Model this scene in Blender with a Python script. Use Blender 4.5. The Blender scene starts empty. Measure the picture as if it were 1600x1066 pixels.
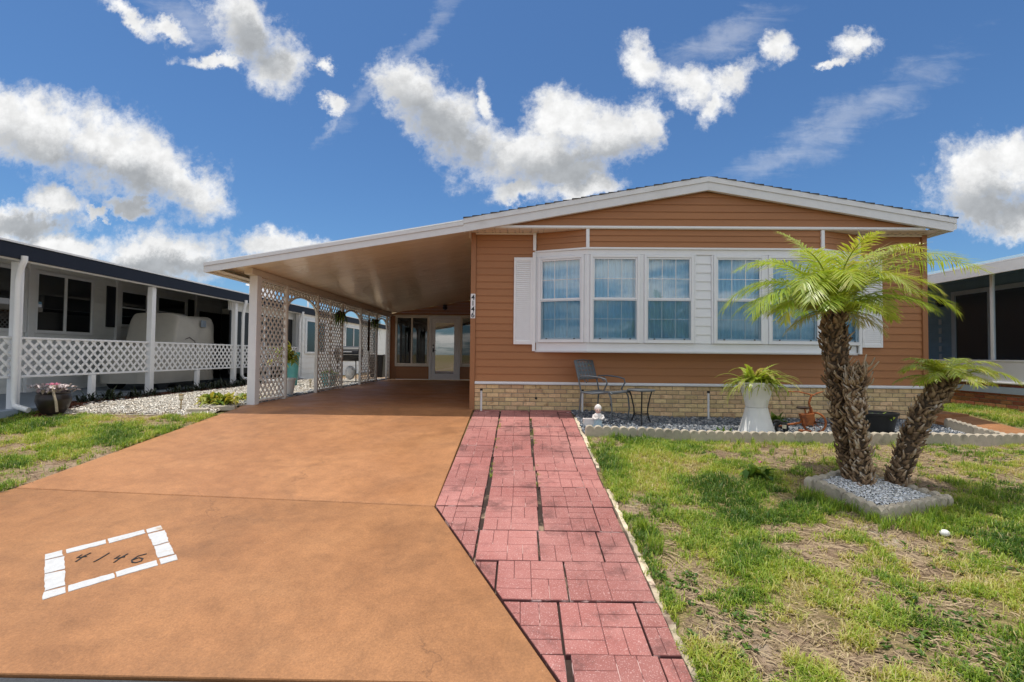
import bpy, math, random
import numpy as np
from mathutils import Vector, Matrix, Euler
R = math.radians
rnd = random.Random(7)
rng = np.random.default_rng(11)
S = bpy.context.scene
COL = S.collection

# ------------------------------------------------------------------ camera
yaw, pitch, roll = R(0.96), R(1.63), R(0.57)
fwd = Vector((-math.sin(yaw)*math.cos(pitch), math.cos(yaw)*math.cos(pitch), math.sin(pitch)))
r0 = Vector((math.cos(yaw), math.sin(yaw), 0)); u0 = r0.cross(fwd)
rt = math.cos(roll)*r0 + math.sin(roll)*u0; up = rt.cross(fwd)
cd = bpy.data.cameras.new('camera'); cam = bpy.data.objects.new('camera', cd); COL.objects.link(cam)
cd.sensor_width = 36; cd.lens = 775/1600*36; cd.clip_end = 3000; cd.clip_start = 0.05
m = Matrix((rt, up, -fwd)).transposed().to_4x4(); m.translation = Vector((0, 0, 0.9)); cam.matrix_world = m
S.camera = cam

# ------------------------------------------------------------------ light
SUN_DIR = Vector((-0.15, 0.035, 1)).normalized()        # towards the sun, nearly overhead
sun_el = math.asin(SUN_DIR.z); sun_az = math.atan2(SUN_DIR.x, SUN_DIR.y)
sd = bpy.data.lights.new('sun', 'SUN'); sun = bpy.data.objects.new('sun', sd); COL.objects.link(sun)
sd.energy = 4.0; sd.angle = R(0.53); sd.color = (1.0, 0.95, 0.87)
sun.rotation_euler = (-SUN_DIR).to_track_quat('-Z', 'Y').to_euler(); sun.location = (0, 0, 30)
S.view_settings.view_transform = 'Standard'; S.view_settings.look = 'None'
S.view_settings.exposure = -0.16; S.view_settings.gamma = 1; S.view_settings.use_curve_mapping = False
S.cycles.max_bounces = 8; S.cycles.diffuse_bounces = 4; S.cycles.transparent_max_bounces = 12
S.cycles.use_denoising = True

# ------------------------------------------------------------------ node shorthand
class NT:
    def __init__(s, nt): s.nt = nt; s.n = nt.nodes; s.l = nt.links
    def node(s, t, **k):
        n = s.n.new(t)
        for a, b in k.items(): setattr(n, a, b)
        return n
    def put(s, sock, v):
        if isinstance(v, bpy.types.NodeSocket): s.l.new(v, sock)
        elif v is not None: sock.default_value = v
    def math(s, op, a, b=None, c=None, clamp=False):
        n = s.node('ShaderNodeMath', operation=op, use_clamp=clamp)
        s.put(n.inputs[0], a); s.put(n.inputs[1], b)
        if c is not None: s.put(n.inputs[2], c)
        return n.outputs[0]
    def vmath(s, op, a, b=None, scale=None):
        n = s.node('ShaderNodeVectorMath', operation=op)
        s.put(n.inputs[0], a); s.put(n.inputs[1], b)
        if scale is not None: s.put(n.inputs['Scale'], scale)
        return n.outputs['Value' if op in ('LENGTH', 'DOT_PRODUCT', 'DISTANCE') else 'Vector']
    def noise(s, vec, scale, detail=3, rough=0.55, dist=0, col=False, lac=2):
        n = s.node('ShaderNodeTexNoise'); s.put(n.inputs['Vector'], vec)
        n.inputs['Scale'].default_value = scale; n.inputs['Detail'].default_value = detail
        n.inputs['Roughness'].default_value = rough; n.inputs['Distortion'].default_value = dist; n.inputs['Lacunarity'].default_value = lac
        return n.outputs['Color' if col else 'Fac']
    def smooth(s, v, a, b, lo=0, hi=1):
        n = s.node('ShaderNodeMapRange', interpolation_type='SMOOTHSTEP'); s.put(n.inputs[0], v)
        for i, x in enumerate((a, b, lo, hi)): n.inputs[i+1].default_value = x
        return n.outputs[0]
    def lin(s, v, a, b, lo=0, hi=1):
        n = s.node('ShaderNodeMapRange'); s.put(n.inputs[0], v)
        for i, x in enumerate((a, b, lo, hi)): n.inputs[i+1].default_value = x
        return n.outputs[0]
    def mix(s, f, a, b, blend='MIX'):
        n = s.node('ShaderNodeMix', data_type='RGBA', blend_type=blend)
        s.put(n.inputs[0], f)
        for i, v in ((6, a), (7, b)):
            if not isinstance(v, bpy.types.NodeSocket) and len(v) == 3: v = (*v, 1)
            s.put(n.inputs[i], v)
        return n.outputs[2]
    def mapping(s, vec, loc=(0,0,0), rot=(0,0,0), scale=(1,1,1), kind='POINT'):
        n = s.node('ShaderNodeMapping', vector_type=kind); s.put(n.inputs[0], vec)
        for i, v in ((1, loc), (2, rot), (3, scale)): n.inputs[i].default_value = v
        return n.outputs[0]
    def sep(s, v):
        n = s.node('ShaderNodeSeparateXYZ'); s.put(n.inputs[0], v); return n.outputs
    def comb(s, x, y, z=0.0):
        n = s.node('ShaderNodeCombineXYZ'); s.put(n.inputs[0], x); s.put(n.inputs[1], y); s.put(n.inputs[2], z); return n.outputs[0]

# ------------------------------------------------------------------ sky: daylight with fair-weather clouds
CLOUDS=[(-1.004,0.462,0.148,0.075,-15),(-0.827,0.402,0.181,0.075,-24),(-0.698,0.345,0.101,0.046,-32),(-1.087,0.495,0.090,0.065,-10),(-0.958,0.304,0.065,0.028,-15),(-0.810,0.297,0.044,0.018,-15),(-0.868,0.287,0.018,0.009,-10),(-1.044,0.267,0.103,0.044,-10),(-0.741,0.196,0.155,0.054,0),(-0.981,0.215,0.142,0.044,0),(-0.574,0.671,0.123,0.062,-45),(-0.509,0.599,0.071,0.065,-20),(-0.639,0.601,0.067,0.015,-8),(-0.807,0.697,0.080,0.019,-35),(-0.731,0.675,0.065,0.021,-20),(-0.412,0.593,0.019,0.015,-20),(-0.503,0.224,0.080,0.031,5),(-0.444,0.225,0.065,0.023,-10),(-0.239,0.537,0.080,0.052,-35),(-0.165,0.477,0.103,0.062,-38),(-0.093,0.424,0.116,0.067,-28),(0.019,0.405,0.142,0.062,6),(0.083,0.477,0.080,0.059,10),(0.174,0.458,0.084,0.057,10),(0.243,0.478,0.039,0.049,-15),(0.090,0.369,0.090,0.034,12),(-0.081,0.517,0.018,0.039,10),(-0.007,0.323,0.054,0.021,10),(0.117,0.337,0.093,0.023,14),(0.245,0.603,0.039,0.057,35),(0.336,0.546,0.075,0.046,-28),(0.410,0.568,0.080,0.036,25),(0.375,0.511,0.026,0.046,-10),(0.520,0.637,0.041,0.031,10),(0.685,0.647,0.059,0.028,0),(0.620,0.610,0.034,0.010,15),(0.930,0.369,0.097,0.067,0),(0.993,0.395,0.077,0.057,0),(0.922,0.304,0.080,0.044,0),(1.000,0.279,0.058,0.041,0),(-0.390,0.510,0.026,0.023,0)]
WISPS=[(-0.266,0.590,0.245,0.026,47),(-0.396,0.470,0.090,0.013,50),(0.664,0.485,0.297,0.054,30),(0.408,0.650,0.168,0.044,25),(0.536,0.413,0.194,0.039,25),(-0.688,0.691,0.142,0.052,-30)]
GREY=[(-0.852,0.342,0.219,0.044,-22),(-1.001,0.374,0.116,0.034,-10),(-0.152,0.444,0.123,0.041,-36),(0.110,0.382,0.148,0.036,14),(0.960,0.304,0.097,0.036,0),(-0.553,0.630,0.077,0.032,-40),(-0.997,0.261,0.090,0.021,0),(-0.740,0.170,0.142,0.023,0)]
SKY_STRENGTH = 0.15
def build_world():
    w = bpy.data.worlds.new('World'); S.world = w; w.use_nodes = True
    N = NT(w.node_tree); w.node_tree.nodes.clear()
    sky = N.node('ShaderNodeTexSky', sky_type='NISHITA'); sky.sun_disc = False
    sky.sun_elevation = sun_el; sky.sun_rotation = sun_az
    sky.air_density = 1.0; sky.dust_density = 0.7; sky.ozone_density = 3.0
    skyc = N.mix(1.0, sky.outputs[0], (0.47, 0.685, 0.875), 'MULTIPLY')
    d = N.node('ShaderNodeTexCoord').outputs['Generated']
    x, y, z = N.sep(d)
    ys = N.math('MAXIMUM', y, 0.05)
    u = N.math('DIVIDE', x, ys); v = N.math('DIVIDE', z, ys)
    uv = N.comb(u, v)
    warp = N.vmath('SUBTRACT', N.noise(uv, 12, 7, 0.68, col=True), (0.5, 0.5, 0.5))
    warp2 = N.vmath('SUBTRACT', N.noise(uv, 3.2, 2, 0.5, col=True), (0.5, 0.5, 0.5))
    q = N.vmath('ADD', uv, N.vmath('ADD', N.vmath('SCALE', warp, scale=0.11), N.vmath('SCALE', warp2, scale=0.06)))
    thin = lambda c: (c[0] > 0.2 and 0.5 < c[1]) or (-0.95 < c[0] < -0.39 and c[1] > 0.59) or (-0.1 < c[0] < -0.07)
    def field(L, vec, w=1.0):
        f = None
        for (a, b, c, e, r) in L:
            p = N.mapping(vec, (a, b, 0), (0, 0, R(r)), (c*1.12, e*1.15, 1), 'TEXTURE')
            g = N.math('SUBTRACT', w, N.vmath('LENGTH', p))
            f = g if f is None else N.math('SMOOTH_MAX', f, g, 0.12)
        return f
    n1 = N.noise(N.vmath('ADD', uv, N.vmath('SCALE', warp, scale=0.02)), 11, 10, 0.66)
    F = N.math('MAXIMUM', field([c for c in CLOUDS if not thin(c)], q, 1.04), field([(c[0], c[1], c[2]*1.15, c[3]*1.15, c[4]) for c in CLOUDS if thin(c)], q, 0.78))
    dens = N.math('ADD', F, N.math('MULTIPLY', N.math('SUBTRACT', n1, 0.5), 1.6))
    n3 = N.noise(N.vmath('ADD', uv, N.vmath('SCALE', warp, scale=0.03)), 36, 7, 0.68)
    dens = N.math('ADD', dens, N.math('MULTIPLY', N.math('SUBTRACT', n3, 0.5), 0.7))
    a_c = N.math('MULTIPLY', N.smooth(dens, -0.20, 0.58), 0.98)
    # thin streaks: stretched noise inside the wisp ellipses
    st = N.noise(N.mapping(uv, rot=(0, 0, R(-35)), scale=(9, 34, 1)), 1, 6, 0.65, 0.6)
    W = field(WISPS, q)
    a_w = N.math('MULTIPLY', N.smooth(N.math('ADD', W, N.math('MULTIPLY', N.math('SUBTRACT', st, 0.5), 1.5)), 0.05, 1.15), 0.29)
    # unseen rest of the dome: added cloud, brighter than in view, to fill the shade
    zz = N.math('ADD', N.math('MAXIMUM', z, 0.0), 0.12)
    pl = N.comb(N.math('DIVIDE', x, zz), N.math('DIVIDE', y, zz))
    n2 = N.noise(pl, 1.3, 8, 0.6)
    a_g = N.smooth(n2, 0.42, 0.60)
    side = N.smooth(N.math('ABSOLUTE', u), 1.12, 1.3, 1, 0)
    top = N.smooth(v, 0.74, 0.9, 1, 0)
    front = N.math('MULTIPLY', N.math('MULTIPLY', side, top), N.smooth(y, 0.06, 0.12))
    a_f = N.math('MAXIMUM', a_c, a_w)
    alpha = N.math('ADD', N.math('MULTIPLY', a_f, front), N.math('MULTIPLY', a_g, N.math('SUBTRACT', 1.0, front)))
    alpha = N.math('MULTIPLY', alpha, N.smooth(z, -0.02, 0.04))
    # thick cloud middles are grey underneath
    Gf = field(GREY, q)
    thick = N.math('ADD', N.math('MULTIPLY', Gf, 0.9), N.math('MULTIPLY', N.math('SUBTRACT', N.noise(uv, 6, 4, 0.55), 0.5), 0.7))
    grey = N.math('MULTIPLY', N.smooth(thick, -0.62, 0.45), N.math('MULTIPLY', a_c, front))
    puff = N.smooth(N.noise(uv, 24, 5, 0.6), 0.28, 0.72, 0.84, 1.07)
    ccol = N.mix(grey, (7.2, 7.2, 7.15), (3.25, 3.4, 3.55))
    ccol = N.vmath('SCALE', ccol, scale=puff)
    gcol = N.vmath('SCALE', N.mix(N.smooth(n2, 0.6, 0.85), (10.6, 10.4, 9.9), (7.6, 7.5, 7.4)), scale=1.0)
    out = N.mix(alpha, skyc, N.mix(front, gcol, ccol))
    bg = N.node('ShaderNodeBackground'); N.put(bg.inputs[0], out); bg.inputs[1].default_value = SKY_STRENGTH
    wo = N.node('ShaderNodeOutputWorld'); N.l.new(bg.outputs[0], wo.inputs[0])
    w.cycles.sampling_method = 'MANUAL'; w.cycles.sample_map_resolution = 512
build_world()

# ------------------------------------------------------------------ materials
MATS = {}
def pmat(name, col, rough=0.6, var=0.0, vscale=6.0, bump=0.0, bscale=60.0, metal=0.0, spec=0.4, orand=0.0, col2=None, c2scale=2.0, c2range=(0.45, 0.65), hrand=0.0, stretch=None, bdist=0.004):
    """plain principled paint: noise in value, a second tone in blotches, per-object value shift, fine relief"""
    mt = bpy.data.materials.new(name); mt.use_nodes = True; MATS[name] = mt
    N = NT(mt.node_tree); b = N.n['Principled BSDF']
    pos = N.node('ShaderNodeNewGeometry').outputs['Position']
    if stretch: pos = N.mapping(pos, scale=stretch)
    c = None
    if col2: c = N.mix(N.smooth(N.noise(pos, c2scale, 6, 0.62), *c2range), col, col2)
    if var or orand:
        f = N.lin(N.noise(pos, vscale, 6, 0.65), 0.25, 0.75, 1-var, 1+var) if var else 1.0
        if orand:
            rv = N.node('ShaderNodeObjectInfo').outputs['Random']
            f = N.math('MULTIPLY', f, N.lin(rv, 0, 1, 1-orand, 1+orand))
        n = N.node('ShaderNodeVectorMath', operation='SCALE')
        if c is None: n.inputs[0].default_value = col[:3]
        else: N.put(n.inputs[0], c)
        N.put(n.inputs['Scale'], f); c = n.outputs[0]
    if c is None: b.inputs['Base Color'].default_value = (*col[:3], 1)
    elif hrand:
        h = N.node('ShaderNodeHueSaturation'); N.put(h.inputs['Color'], c)
        rv = N.node('ShaderNodeObjectInfo').outputs['Random']
        rv = N.math('FRACT', N.math('MULTIPLY', rv, 17.3))
        N.put(h.inputs['Hue'], N.lin(rv, 0, 1, 0.5-hrand, 0.5+hrand)); N.put(b.inputs['Base Color'], h.outputs[0])
    else: N.put(b.inputs['Base Color'], c)
    b.inputs['Roughness'].default_value = rough; b.inputs['Metallic'].default_value = metal
    b.inputs['Specular IOR Level'].default_value = spec
    if bump:
        bn = N.node('ShaderNodeBump'); bn.inputs['Strength'].default_value = bump; bn.inputs['Distance'].default_value = bdist
        N.put(bn.inputs['Height'], N.noise(pos, bscale, 4, 0.6)); N.put(b.inputs['Normal'], bn.outputs[0])
    return mt
def attr_mat(name, ramp, attr='tint', rough=0.5, spec=0.3, trans=0.0):
    """leaf material: a per-blade tint picks a colour of its own; leaves let light through"""
    mt = bpy.data.materials.new(name); mt.use_nodes = True; MATS[name] = mt
    N = NT(mt.node_tree); b = N.n['Principled BSDF']
    a = N.node('ShaderNodeAttribute', attribute_name=attr)
    r = N.node('ShaderNodeValToRGB'); N.put(r.inputs[0], a.outputs['Fac'])
    els = r.color_ramp.elements
    for i, (p, c) in enumerate(ramp):
        e = els[i] if i < 2 else els.new(p)
        e.position = p; e.color = (*c, 1)
    N.put(b.inputs['Base Color'], r.outputs[0]); b.inputs['Roughness'].default_value = rough; b.inputs['Specular IOR Level'].default_value = spec
    if trans:
        t = N.node('ShaderNodeBsdfTranslucent'); N.put(t.inputs[0], N.mix(1.0, r.outputs[0], (1.25, 1.2, 0.6), 'MULTIPLY'))
        mx = N.node('ShaderNodeMixShader'); mx.inputs[0].default_value = trans
        N.l.new(b.outputs[0], mx.inputs[1]); N.l.new(t.outputs[0], mx.inputs[2])
        N.l.new(mx.outputs[0], N.n['Material Output'].inputs[0])
    return mt
def glass_mat(name, tint, refl=0.1, tcol=(0.9, 0.95, 0.95), opaque=0.0, rough=0.0, fres=0.8):
    """window pane or insect screen: see-through, part mirror by angle, part plain"""
    mt = bpy.data.materials.new(name); mt.use_nodes = True; MATS[name] = mt
    N = NT(mt.node_tree); N.n.remove(N.n['Principled BSDF'])
    tr = N.node('ShaderNodeBsdfTransparent'); tr.inputs[0].default_value = (*tcol, 1)
    df = N.node('ShaderNodeBsdfDiffuse'); df.inputs[0].default_value = (*tint, 1)
    gl = N.node('ShaderNodeBsdfGlossy'); gl.inputs['Roughness'].default_value = rough
    m1 = N.node('ShaderNodeMixShader'); m1.inputs[0].default_value = opaque
    N.l.new(tr.outputs[0], m1.inputs[1]); N.l.new(df.outputs[0], m1.inputs[2])
    lw = N.node('ShaderNodeLayerWeight'); lw.inputs['Blend'].default_value = 0.35
    f = N.math('ADD', N.math('MULTIPLY', lw.outputs['Fresnel'], fres), refl, clamp=True)
    m2 = N.node('ShaderNodeMixShader'); N.put(m2.inputs[0], f)
    N.l.new(m1.outputs[0], m2.inputs[1]); N.l.new(gl.outputs[0], m2.inputs[2])
    N.l.new(m2.outputs[0], N.n['Material Output'].inputs[0])
    return mt

white = pmat('white_paint', (0.80, 0.80, 0.80), 0.45, var=0.035, vscale=9)
whitevinyl = pmat('white_vinyl', (0.78, 0.79, 0.80), 0.4, var=0.03, vscale=5)
cream = pmat('cream_aluminium', (0.74, 0.66, 0.55), 0.38, var=0.05, vscale=4)
pan = pmat('carport_pan', (0.92, 0.82, 0.66), 0.20, var=0.06, vscale=3, orand=0.03, spec=1.0)
fasc = pmat('fascia_paint', (0.72, 0.72, 0.72), 0.42, var=0.05, vscale=7, col2=(0.58, 0.57, 0.55), c2scale=1.2, c2range=(0.56, 0.78))
siding = pmat('brown_siding', (0.375, 0.162, 0.061), 0.5, var=0.06, vscale=3, bump=0.25, bscale=140, orand=0.035, stretch=(0.25, 1, 1.5), bdist=0.002)
sidingdark = pmat('brown_trim', (0.34, 0.150, 0.062), 0.5, var=0.05)
shingle = pmat('shingle_grey', (0.07, 0.07, 0.075), 0.9, var=0.3, vscale=30)
brick = pmat('tan_brick', (0.68, 0.485, 0.26), 0.85, var=0.22, vscale=26, bump=0.5, bscale=120, orand=0.2, hrand=0.012, col2=(0.36, 0.20, 0.10), c2scale=7, c2range=(0.55, 0.75))
mortar = pmat('tan_mortar', (0.40, 0.33, 0.24), 0.95, var=0.15, vscale=30)
redbrick = pmat('red_brick', (0.36, 0.135, 0.065), 0.85, var=0.25, vscale=20, bump=0.4, bscale=120, orand=0.28, hrand=0.02)
navy = pmat('navy_fascia', (0.016, 0.020, 0.032), 0.6, var=0.1, spec=0.2)
nwall = pmat('neighbour_siding', (0.80, 0.81, 0.79), 0.55, var=0.05, orand=0.02)
darkshut = pmat('dark_shutter', (0.02, 0.022, 0.03), 0.5)
black = pmat('black_paint', (0.015, 0.015, 0.016), 0.45, var=0.2)
ironm = pmat('iron_grey', (0.13, 0.145, 0.155), 0.5, metal=0.4, var=0.15)
strap = pmat('chair_mesh', (0.13, 0.15, 0.17), 0.55, var=0.15, vscale=30, col2=(0.30, 0.24, 0.05), c2scale=6, c2range=(0.62, 0.72))
rust = pmat('rusty_orange', (0.40, 0.125, 0.035), 0.75, var=0.25, vscale=25, col2=(0.20, 0.06, 0.025), c2scale=14, bump=0.4, bscale=90)
pvc = pmat('pvc_white', (0.70, 0.70, 0.69), 0.4)
planterw = pmat('planter_white', (0.80, 0.79, 0.76), 0.5, var=0.06, vscale=8, col2=(0.66, 0.64, 0.58), c2scale=3.5, c2range=(0.58, 0.8))
conc_grey = pmat('grey_concrete', (0.47, 0.41, 0.32), 0.92, var=0.18, vscale=14, bump=0.6, bscale=110, col2=(0.24, 0.215, 0.165), c2scale=7, c2range=(0.5, 0.72), orand=0.1)
sandy = pmat('cream_edging', (0.56, 0.46, 0.33), 0.95, var=0.3, vscale=18, bump=0.8, bscale=70, orand=0.28, col2=(0.25, 0.17, 0.13), c2scale=5, c2range=(0.52, 0.68))
stone_w = attr_mat('white_stone', [(0, (0.62, 0.52, 0.40)), (1, (0.92, 0.88, 0.80)), (0.4, (0.86, 0.79, 0.68))], rough=0.85)
stone_b = attr_mat('blue_grey_stone', [(0, (0.12, 0.145, 0.18)), (1, (0.78, 0.77, 0.75)), (0.40, (0.27, 0.31, 0.36)), (0.66, (0.50, 0.52, 0.55))], rough=0.85)
stone_m = attr_mat('marble_chip', [(0, (0.70, 0.72, 0.74)), (1, (0.95, 0.95, 0.95)), (0.25, (0.90, 0.905, 0.91))], rough=0.7)
mulch_c = attr_mat('mulch_chip', [(0, (0.09, 0.030, 0.018)), (1, (0.27, 0.10, 0.055))], rough=0.9)
grass_m = attr_mat('grass_leaf', [(0, (0.07, 0.15, 0.022)), (1, (0.60, 0.50, 0.27)), (0.35, (0.23, 0.36, 0.046)), (0.65, (0.42, 0.50, 0.075)), (0.84, (0.54, 0.52, 0.14))], rough=0.5, spec=0.35, trans=0.35)
straw_m = attr_mat('dry_straw', [(0, (0.12, 0.075, 0.045)), (1, (0.46, 0.35, 0.21))], rough=0.9)
palm_m = attr_mat('palm_leaf', [(0, (0.08, 0.18, 0.028)), (1, (0.58, 0.50, 0.24)), (0.35, (0.22, 0.36, 0.040)), (0.7, (0.43, 0.52, 0.060)), (0.85, (0.44, 0.44, 0.09))], rough=0.34, spec=0.6, trans=0.42)
leaf_dark = attr_mat('dark_leaf', [(0, (0.010, 0.018, 0.010)), (1, (0.045, 0.06, 0.028))], rough=0.4)
leaf_mid = attr_mat('mid_leaf', [(0, (0.045, 0.11, 0.02)), (1, (0.23, 0.30, 0.05)), (0.5, (0.12, 0.21, 0.03))], rough=0.45, trans=0.3)
leaf_yel = attr_mat('yellow_leaf', [(0, (0.12, 0.20, 0.03)), (1, (0.55, 0.46, 0.08)), (0.5, (0.33, 0.36, 0.06))], rough=0.45, trans=0.3)
boot_m = attr_mat('palm_boot', [(0, (0.09, 0.058, 0.034)), (1, (0.62, 0.54, 0.44)), (0.6, (0.26, 0.165, 0.095)), (0.85, (0.42, 0.285, 0.17))], rough=0.9)
trunk_m = pmat('palm_trunk', (0.085, 0.057, 0.036), 0.95, var=0.4, vscale=30, bump=1.0, bscale=40, bdist=0.02)
petal_m = pmat('pink_petal', (0.65, 0.20, 0.30), 0.6, var=0.2)
pale_petal = attr_mat('pale_petal', [(0, (0.30, 0.20, 0.20)), (1, (0.62, 0.52, 0.50)), (0.5, (0.42, 0.36, 0.36))], rough=0.6)
soil_m = pmat('potting_soil', (0.05, 0.035, 0.025), 0.95, var=0.4, vscale=40)
teal = pmat('teal_glaze', (0.10, 0.36, 0.36), 0.3, var=0.15, vscale=9)
tarp = pmat('car_cover', (0.50, 0.475, 0.42), 0.7, var=0.06, vscale=5)
slabgrey = pmat('grey_slab', (0.25, 0.30, 0.36), 0.65, var=0.1, vscale=3)
curtain_m = pmat('sheer_curtain', (0.72, 0.90, 1.0), 0.8, var=0.03)
bronze = pmat('solar_tan', (0.36, 0.26, 0.13), 0.5, metal=0.3)
lampglass = pmat('solar_lens', (0.72, 0.66, 0.48), 0.25)
wood = pmat('dark_wood', (0.045, 0.028, 0.018), 0.7, var=0.3)
gnome_w = pmat('statue_white', (0.80, 0.75, 0.70), 0.7, var=0.06, vscale=20)
gnome_b = pmat('statue_blue', (0.46, 0.58, 0.62), 0.7, var=0.12, vscale=20)
gnome_s = pmat('statue_skin', (0.66, 0.46, 0.38), 0.7, var=0.08, vscale=20)
teal_wall = pmat('slate_wall', (0.34, 0.48, 0.58), 0.7, var=0.08)
paintmark = pmat('marking_paint', (0.55, 0.555, 0.56), 0.8, var=0.10, vscale=20, bump=0.7, bscale=130, col2=(0.46, 0.36, 0.27), c2scale=9, c2range=(0.56, 0.74))
chrome = pmat('brushed_metal', (0.55, 0.55, 0.55), 0.3, metal=0.9)
pane_m = glass_mat('window_pane', (0.5, 0.6, 0.6), 0.11, (0.84, 0.95, 1.0))
screen_m = glass_mat('insect_screen', (0.07, 0.11, 0.13), 0.01, (0.78, 0.90, 0.96), opaque=0.19, rough=0.35, fres=0.15)
darkpane = glass_mat('dark_pane', (0.012, 0.014, 0.018), 0.06, (0.25, 0.28, 0.30), opaque=0.6)
doorpane = glass_mat('door_pane', (0.10, 0.14, 0.12), 0.30, (0.6, 0.7, 0.65), opaque=0.5)
darkscreen = glass_mat('dark_screen', (0.010, 0.011, 0.014), 0.0, (0.20, 0.21, 0.23), opaque=0.75, rough=0.2, fres=0.12)
tintscreen = glass_mat('tinted_screen', (0.05, 0.07, 0.09), 0.0, (0.74, 0.82, 0.88), opaque=0.12, rough=0.5, fres=0.0)

def orange_concrete(name, tone):
    mt = bpy.data.materials.new(name); mt.use_nodes = True
    N = NT(mt.node_tree); b = N.n['Principled BSDF']
    pos = N.node('ShaderNodeNewGeometry').outputs['Position']
    c = N.mix(N.smooth(N.noise(pos, 0.55, 8, 0.68, 0.6), 0.30, 0.72), (0.450, 0.212, 0.092), (0.370, 0.166, 0.070))
    c = N.mix(N.math('MULTIPLY', N.smooth(N.noise(N.mapping(pos, rot=(0, 0, 0.5), scale=(1, 1.4, 1)), 1.9, 8, 0.65), 0.46, 0.76), 0.5), c, (0.27, 0.120, 0.052))
    c = N.mix(N.math('MULTIPLY', N.smooth(N.noise(N.mapping(pos, scale=(0.8, 1.7, 1)), 1.2, 7, 0.6), 0.55, 0.75), 0.35), c, (0.46, 0.235, 0.110))
    c = N.mix(N.smooth(N.noise(pos, 55, 3, 0.7), 0.62, 0.8, 0, 0.35), c, (0.24, 0.115, 0.055))
    c = N.mix(N.smooth(N.noise(pos, 21, 4, 0.7), 0.70, 0.78, 0, 0.6), c, (0.20, 0.10, 0.05))
    v = N.node('ShaderNodeTexVoronoi', feature='DISTANCE_TO_EDGE'); v.inputs['Scale'].default_value = 0.32
    N.put(v.inputs['Vector'], N.vmath('ADD', pos, N.vmath('SCALE', N.noise(pos, 1.6, 5, 0.6, col=True), scale=0.9)))
    cr = N.math('MULTIPLY', N.smooth(v.outputs['Distance'], 0.0, 0.0035, 1, 0), N.smooth(N.noise(pos, 0.7, 2), 0.5, 0.62))
    c = N.mix(N.math('MULTIPLY', cr, 0.6), c, (0.20, 0.095, 0.045))
    sp = N.math('MULTIPLY', N.smooth(N.noise(pos, 40, 2, 0.5), 0.78, 0.82), 0.7)
    c = N.mix(sp, c, (0.62, 0.45, 0.33))
    c = N.mix(N.math('MULTIPLY', N.smooth(N.noise(pos, 0.8, 9, 0.72, 0.8), 0.46, 0.70), 0.62), c, (0.235, 0.112, 0.052))
    c = N.mix(1.0, c, tone, 'MULTIPLY')
    c = N.vmath('SCALE', c, scale=N.math('MULTIPLY', N.lin(N.noise(pos, 6.5, 8, 0.72), 0.28, 0.72, 0.82, 1.15), N.lin(N.noise(pos, 75, 4, 0.7), 0.25, 0.75, 0.74, 1.24)))
    N.put(b.inputs['Base Color'], c); b.inputs['Specular IOR Level'].default_value = 0.35
    N.put(b.inputs['Roughness'], N.lin(N.noise(pos, 2, 4), 0.3, 0.7, 0.42, 0.62))
    bn = N.node('ShaderNodeBump'); bn.inputs['Strength'].default_value = 0.5; bn.inputs['Distance'].default_value = 0.004
    h = N.math('ADD', N.noise(pos, 120, 4, 0.65), N.math('MULTIPLY', N.noise(pos, 6, 5, 0.6), 1.5))
    N.put(bn.inputs['Height'], h); N.put(b.inputs['Normal'], bn.outputs[0])
    return mt
driveway_m = orange_concrete('orange_concrete', (1.0, 1.0, 1.0)); apron_m = orange_concrete('worn_orange_concrete', (0.86, 0.85, 0.80))
def paver_mat():
    mt = bpy.data.materials.new('red_paver'); mt.use_nodes = True
    N = NT(mt.node_tree); b = N.n['Principled BSDF']
    pos = N.node('ShaderNodeNewGeometry').outputs['Position']
    rv = N.node('ShaderNodeObjectInfo').outputs['Random']
    c = N.mix(N.smooth(N.noise(pos, 0.9, 8, 0.7), 0.36, 0.64), (0.330, 0.118, 0.102), (0.440, 0.190, 0.165))
    c = N.vmath('SCALE', c, scale=N.lin(rv, 0, 1, 0.83, 1.13))
    c = N.mix(N.smooth(N.noise(pos, 130, 2, 0.6), 0.56, 0.68, 0, 0.65), c, (0.68, 0.44, 0.41))
    c = N.mix(N.smooth(N.noise(pos, 90, 2, 0.6), 0.63, 0.75, 0, 0.5), c, (0.19, 0.05, 0.05))
    c = N.mix(N.math('MULTIPLY', N.smooth(N.noise(pos, 3.0, 8, 0.72), 0.49, 0.69), 0.78), c, (0.135, 0.060, 0.055))
    N.put(b.inputs['Base Color'], c); b.inputs['Roughness'].default_value = 0.85; b.inputs['Specular IOR Level'].default_value = 0.3
    bn = N.node('ShaderNodeBump'); bn.inputs['Strength'].default_value = 0.7; bn.inputs['Distance'].default_value = 0.004
    N.put(bn.inputs['Height'], N.noise(pos, 150, 3, 0.7)); N.put(b.inputs['Normal'], bn.outputs[0])
    # grooves between the moulded bricks: pale sand here, dark dirt there
    m2 = bpy.data.materials.new('paver_groove'); m2.use_nodes = True
    N = NT(m2.node_tree); b = N.n['Principled BSDF']
    pos = N.node('ShaderNodeNewGeometry').outputs['Position']
    g = N.mix(N.smooth(N.noise(pos, 4.5, 3, 0.6), 0.56, 0.62), (0.12, 0.042, 0.040), (0.66, 0.45, 0.41))
    N.put(b.inputs['Base Color'], g); b.inputs['Roughness'].default_value = 0.95
    return mt, m2
paver_m, groove_m = paver_mat()
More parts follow.
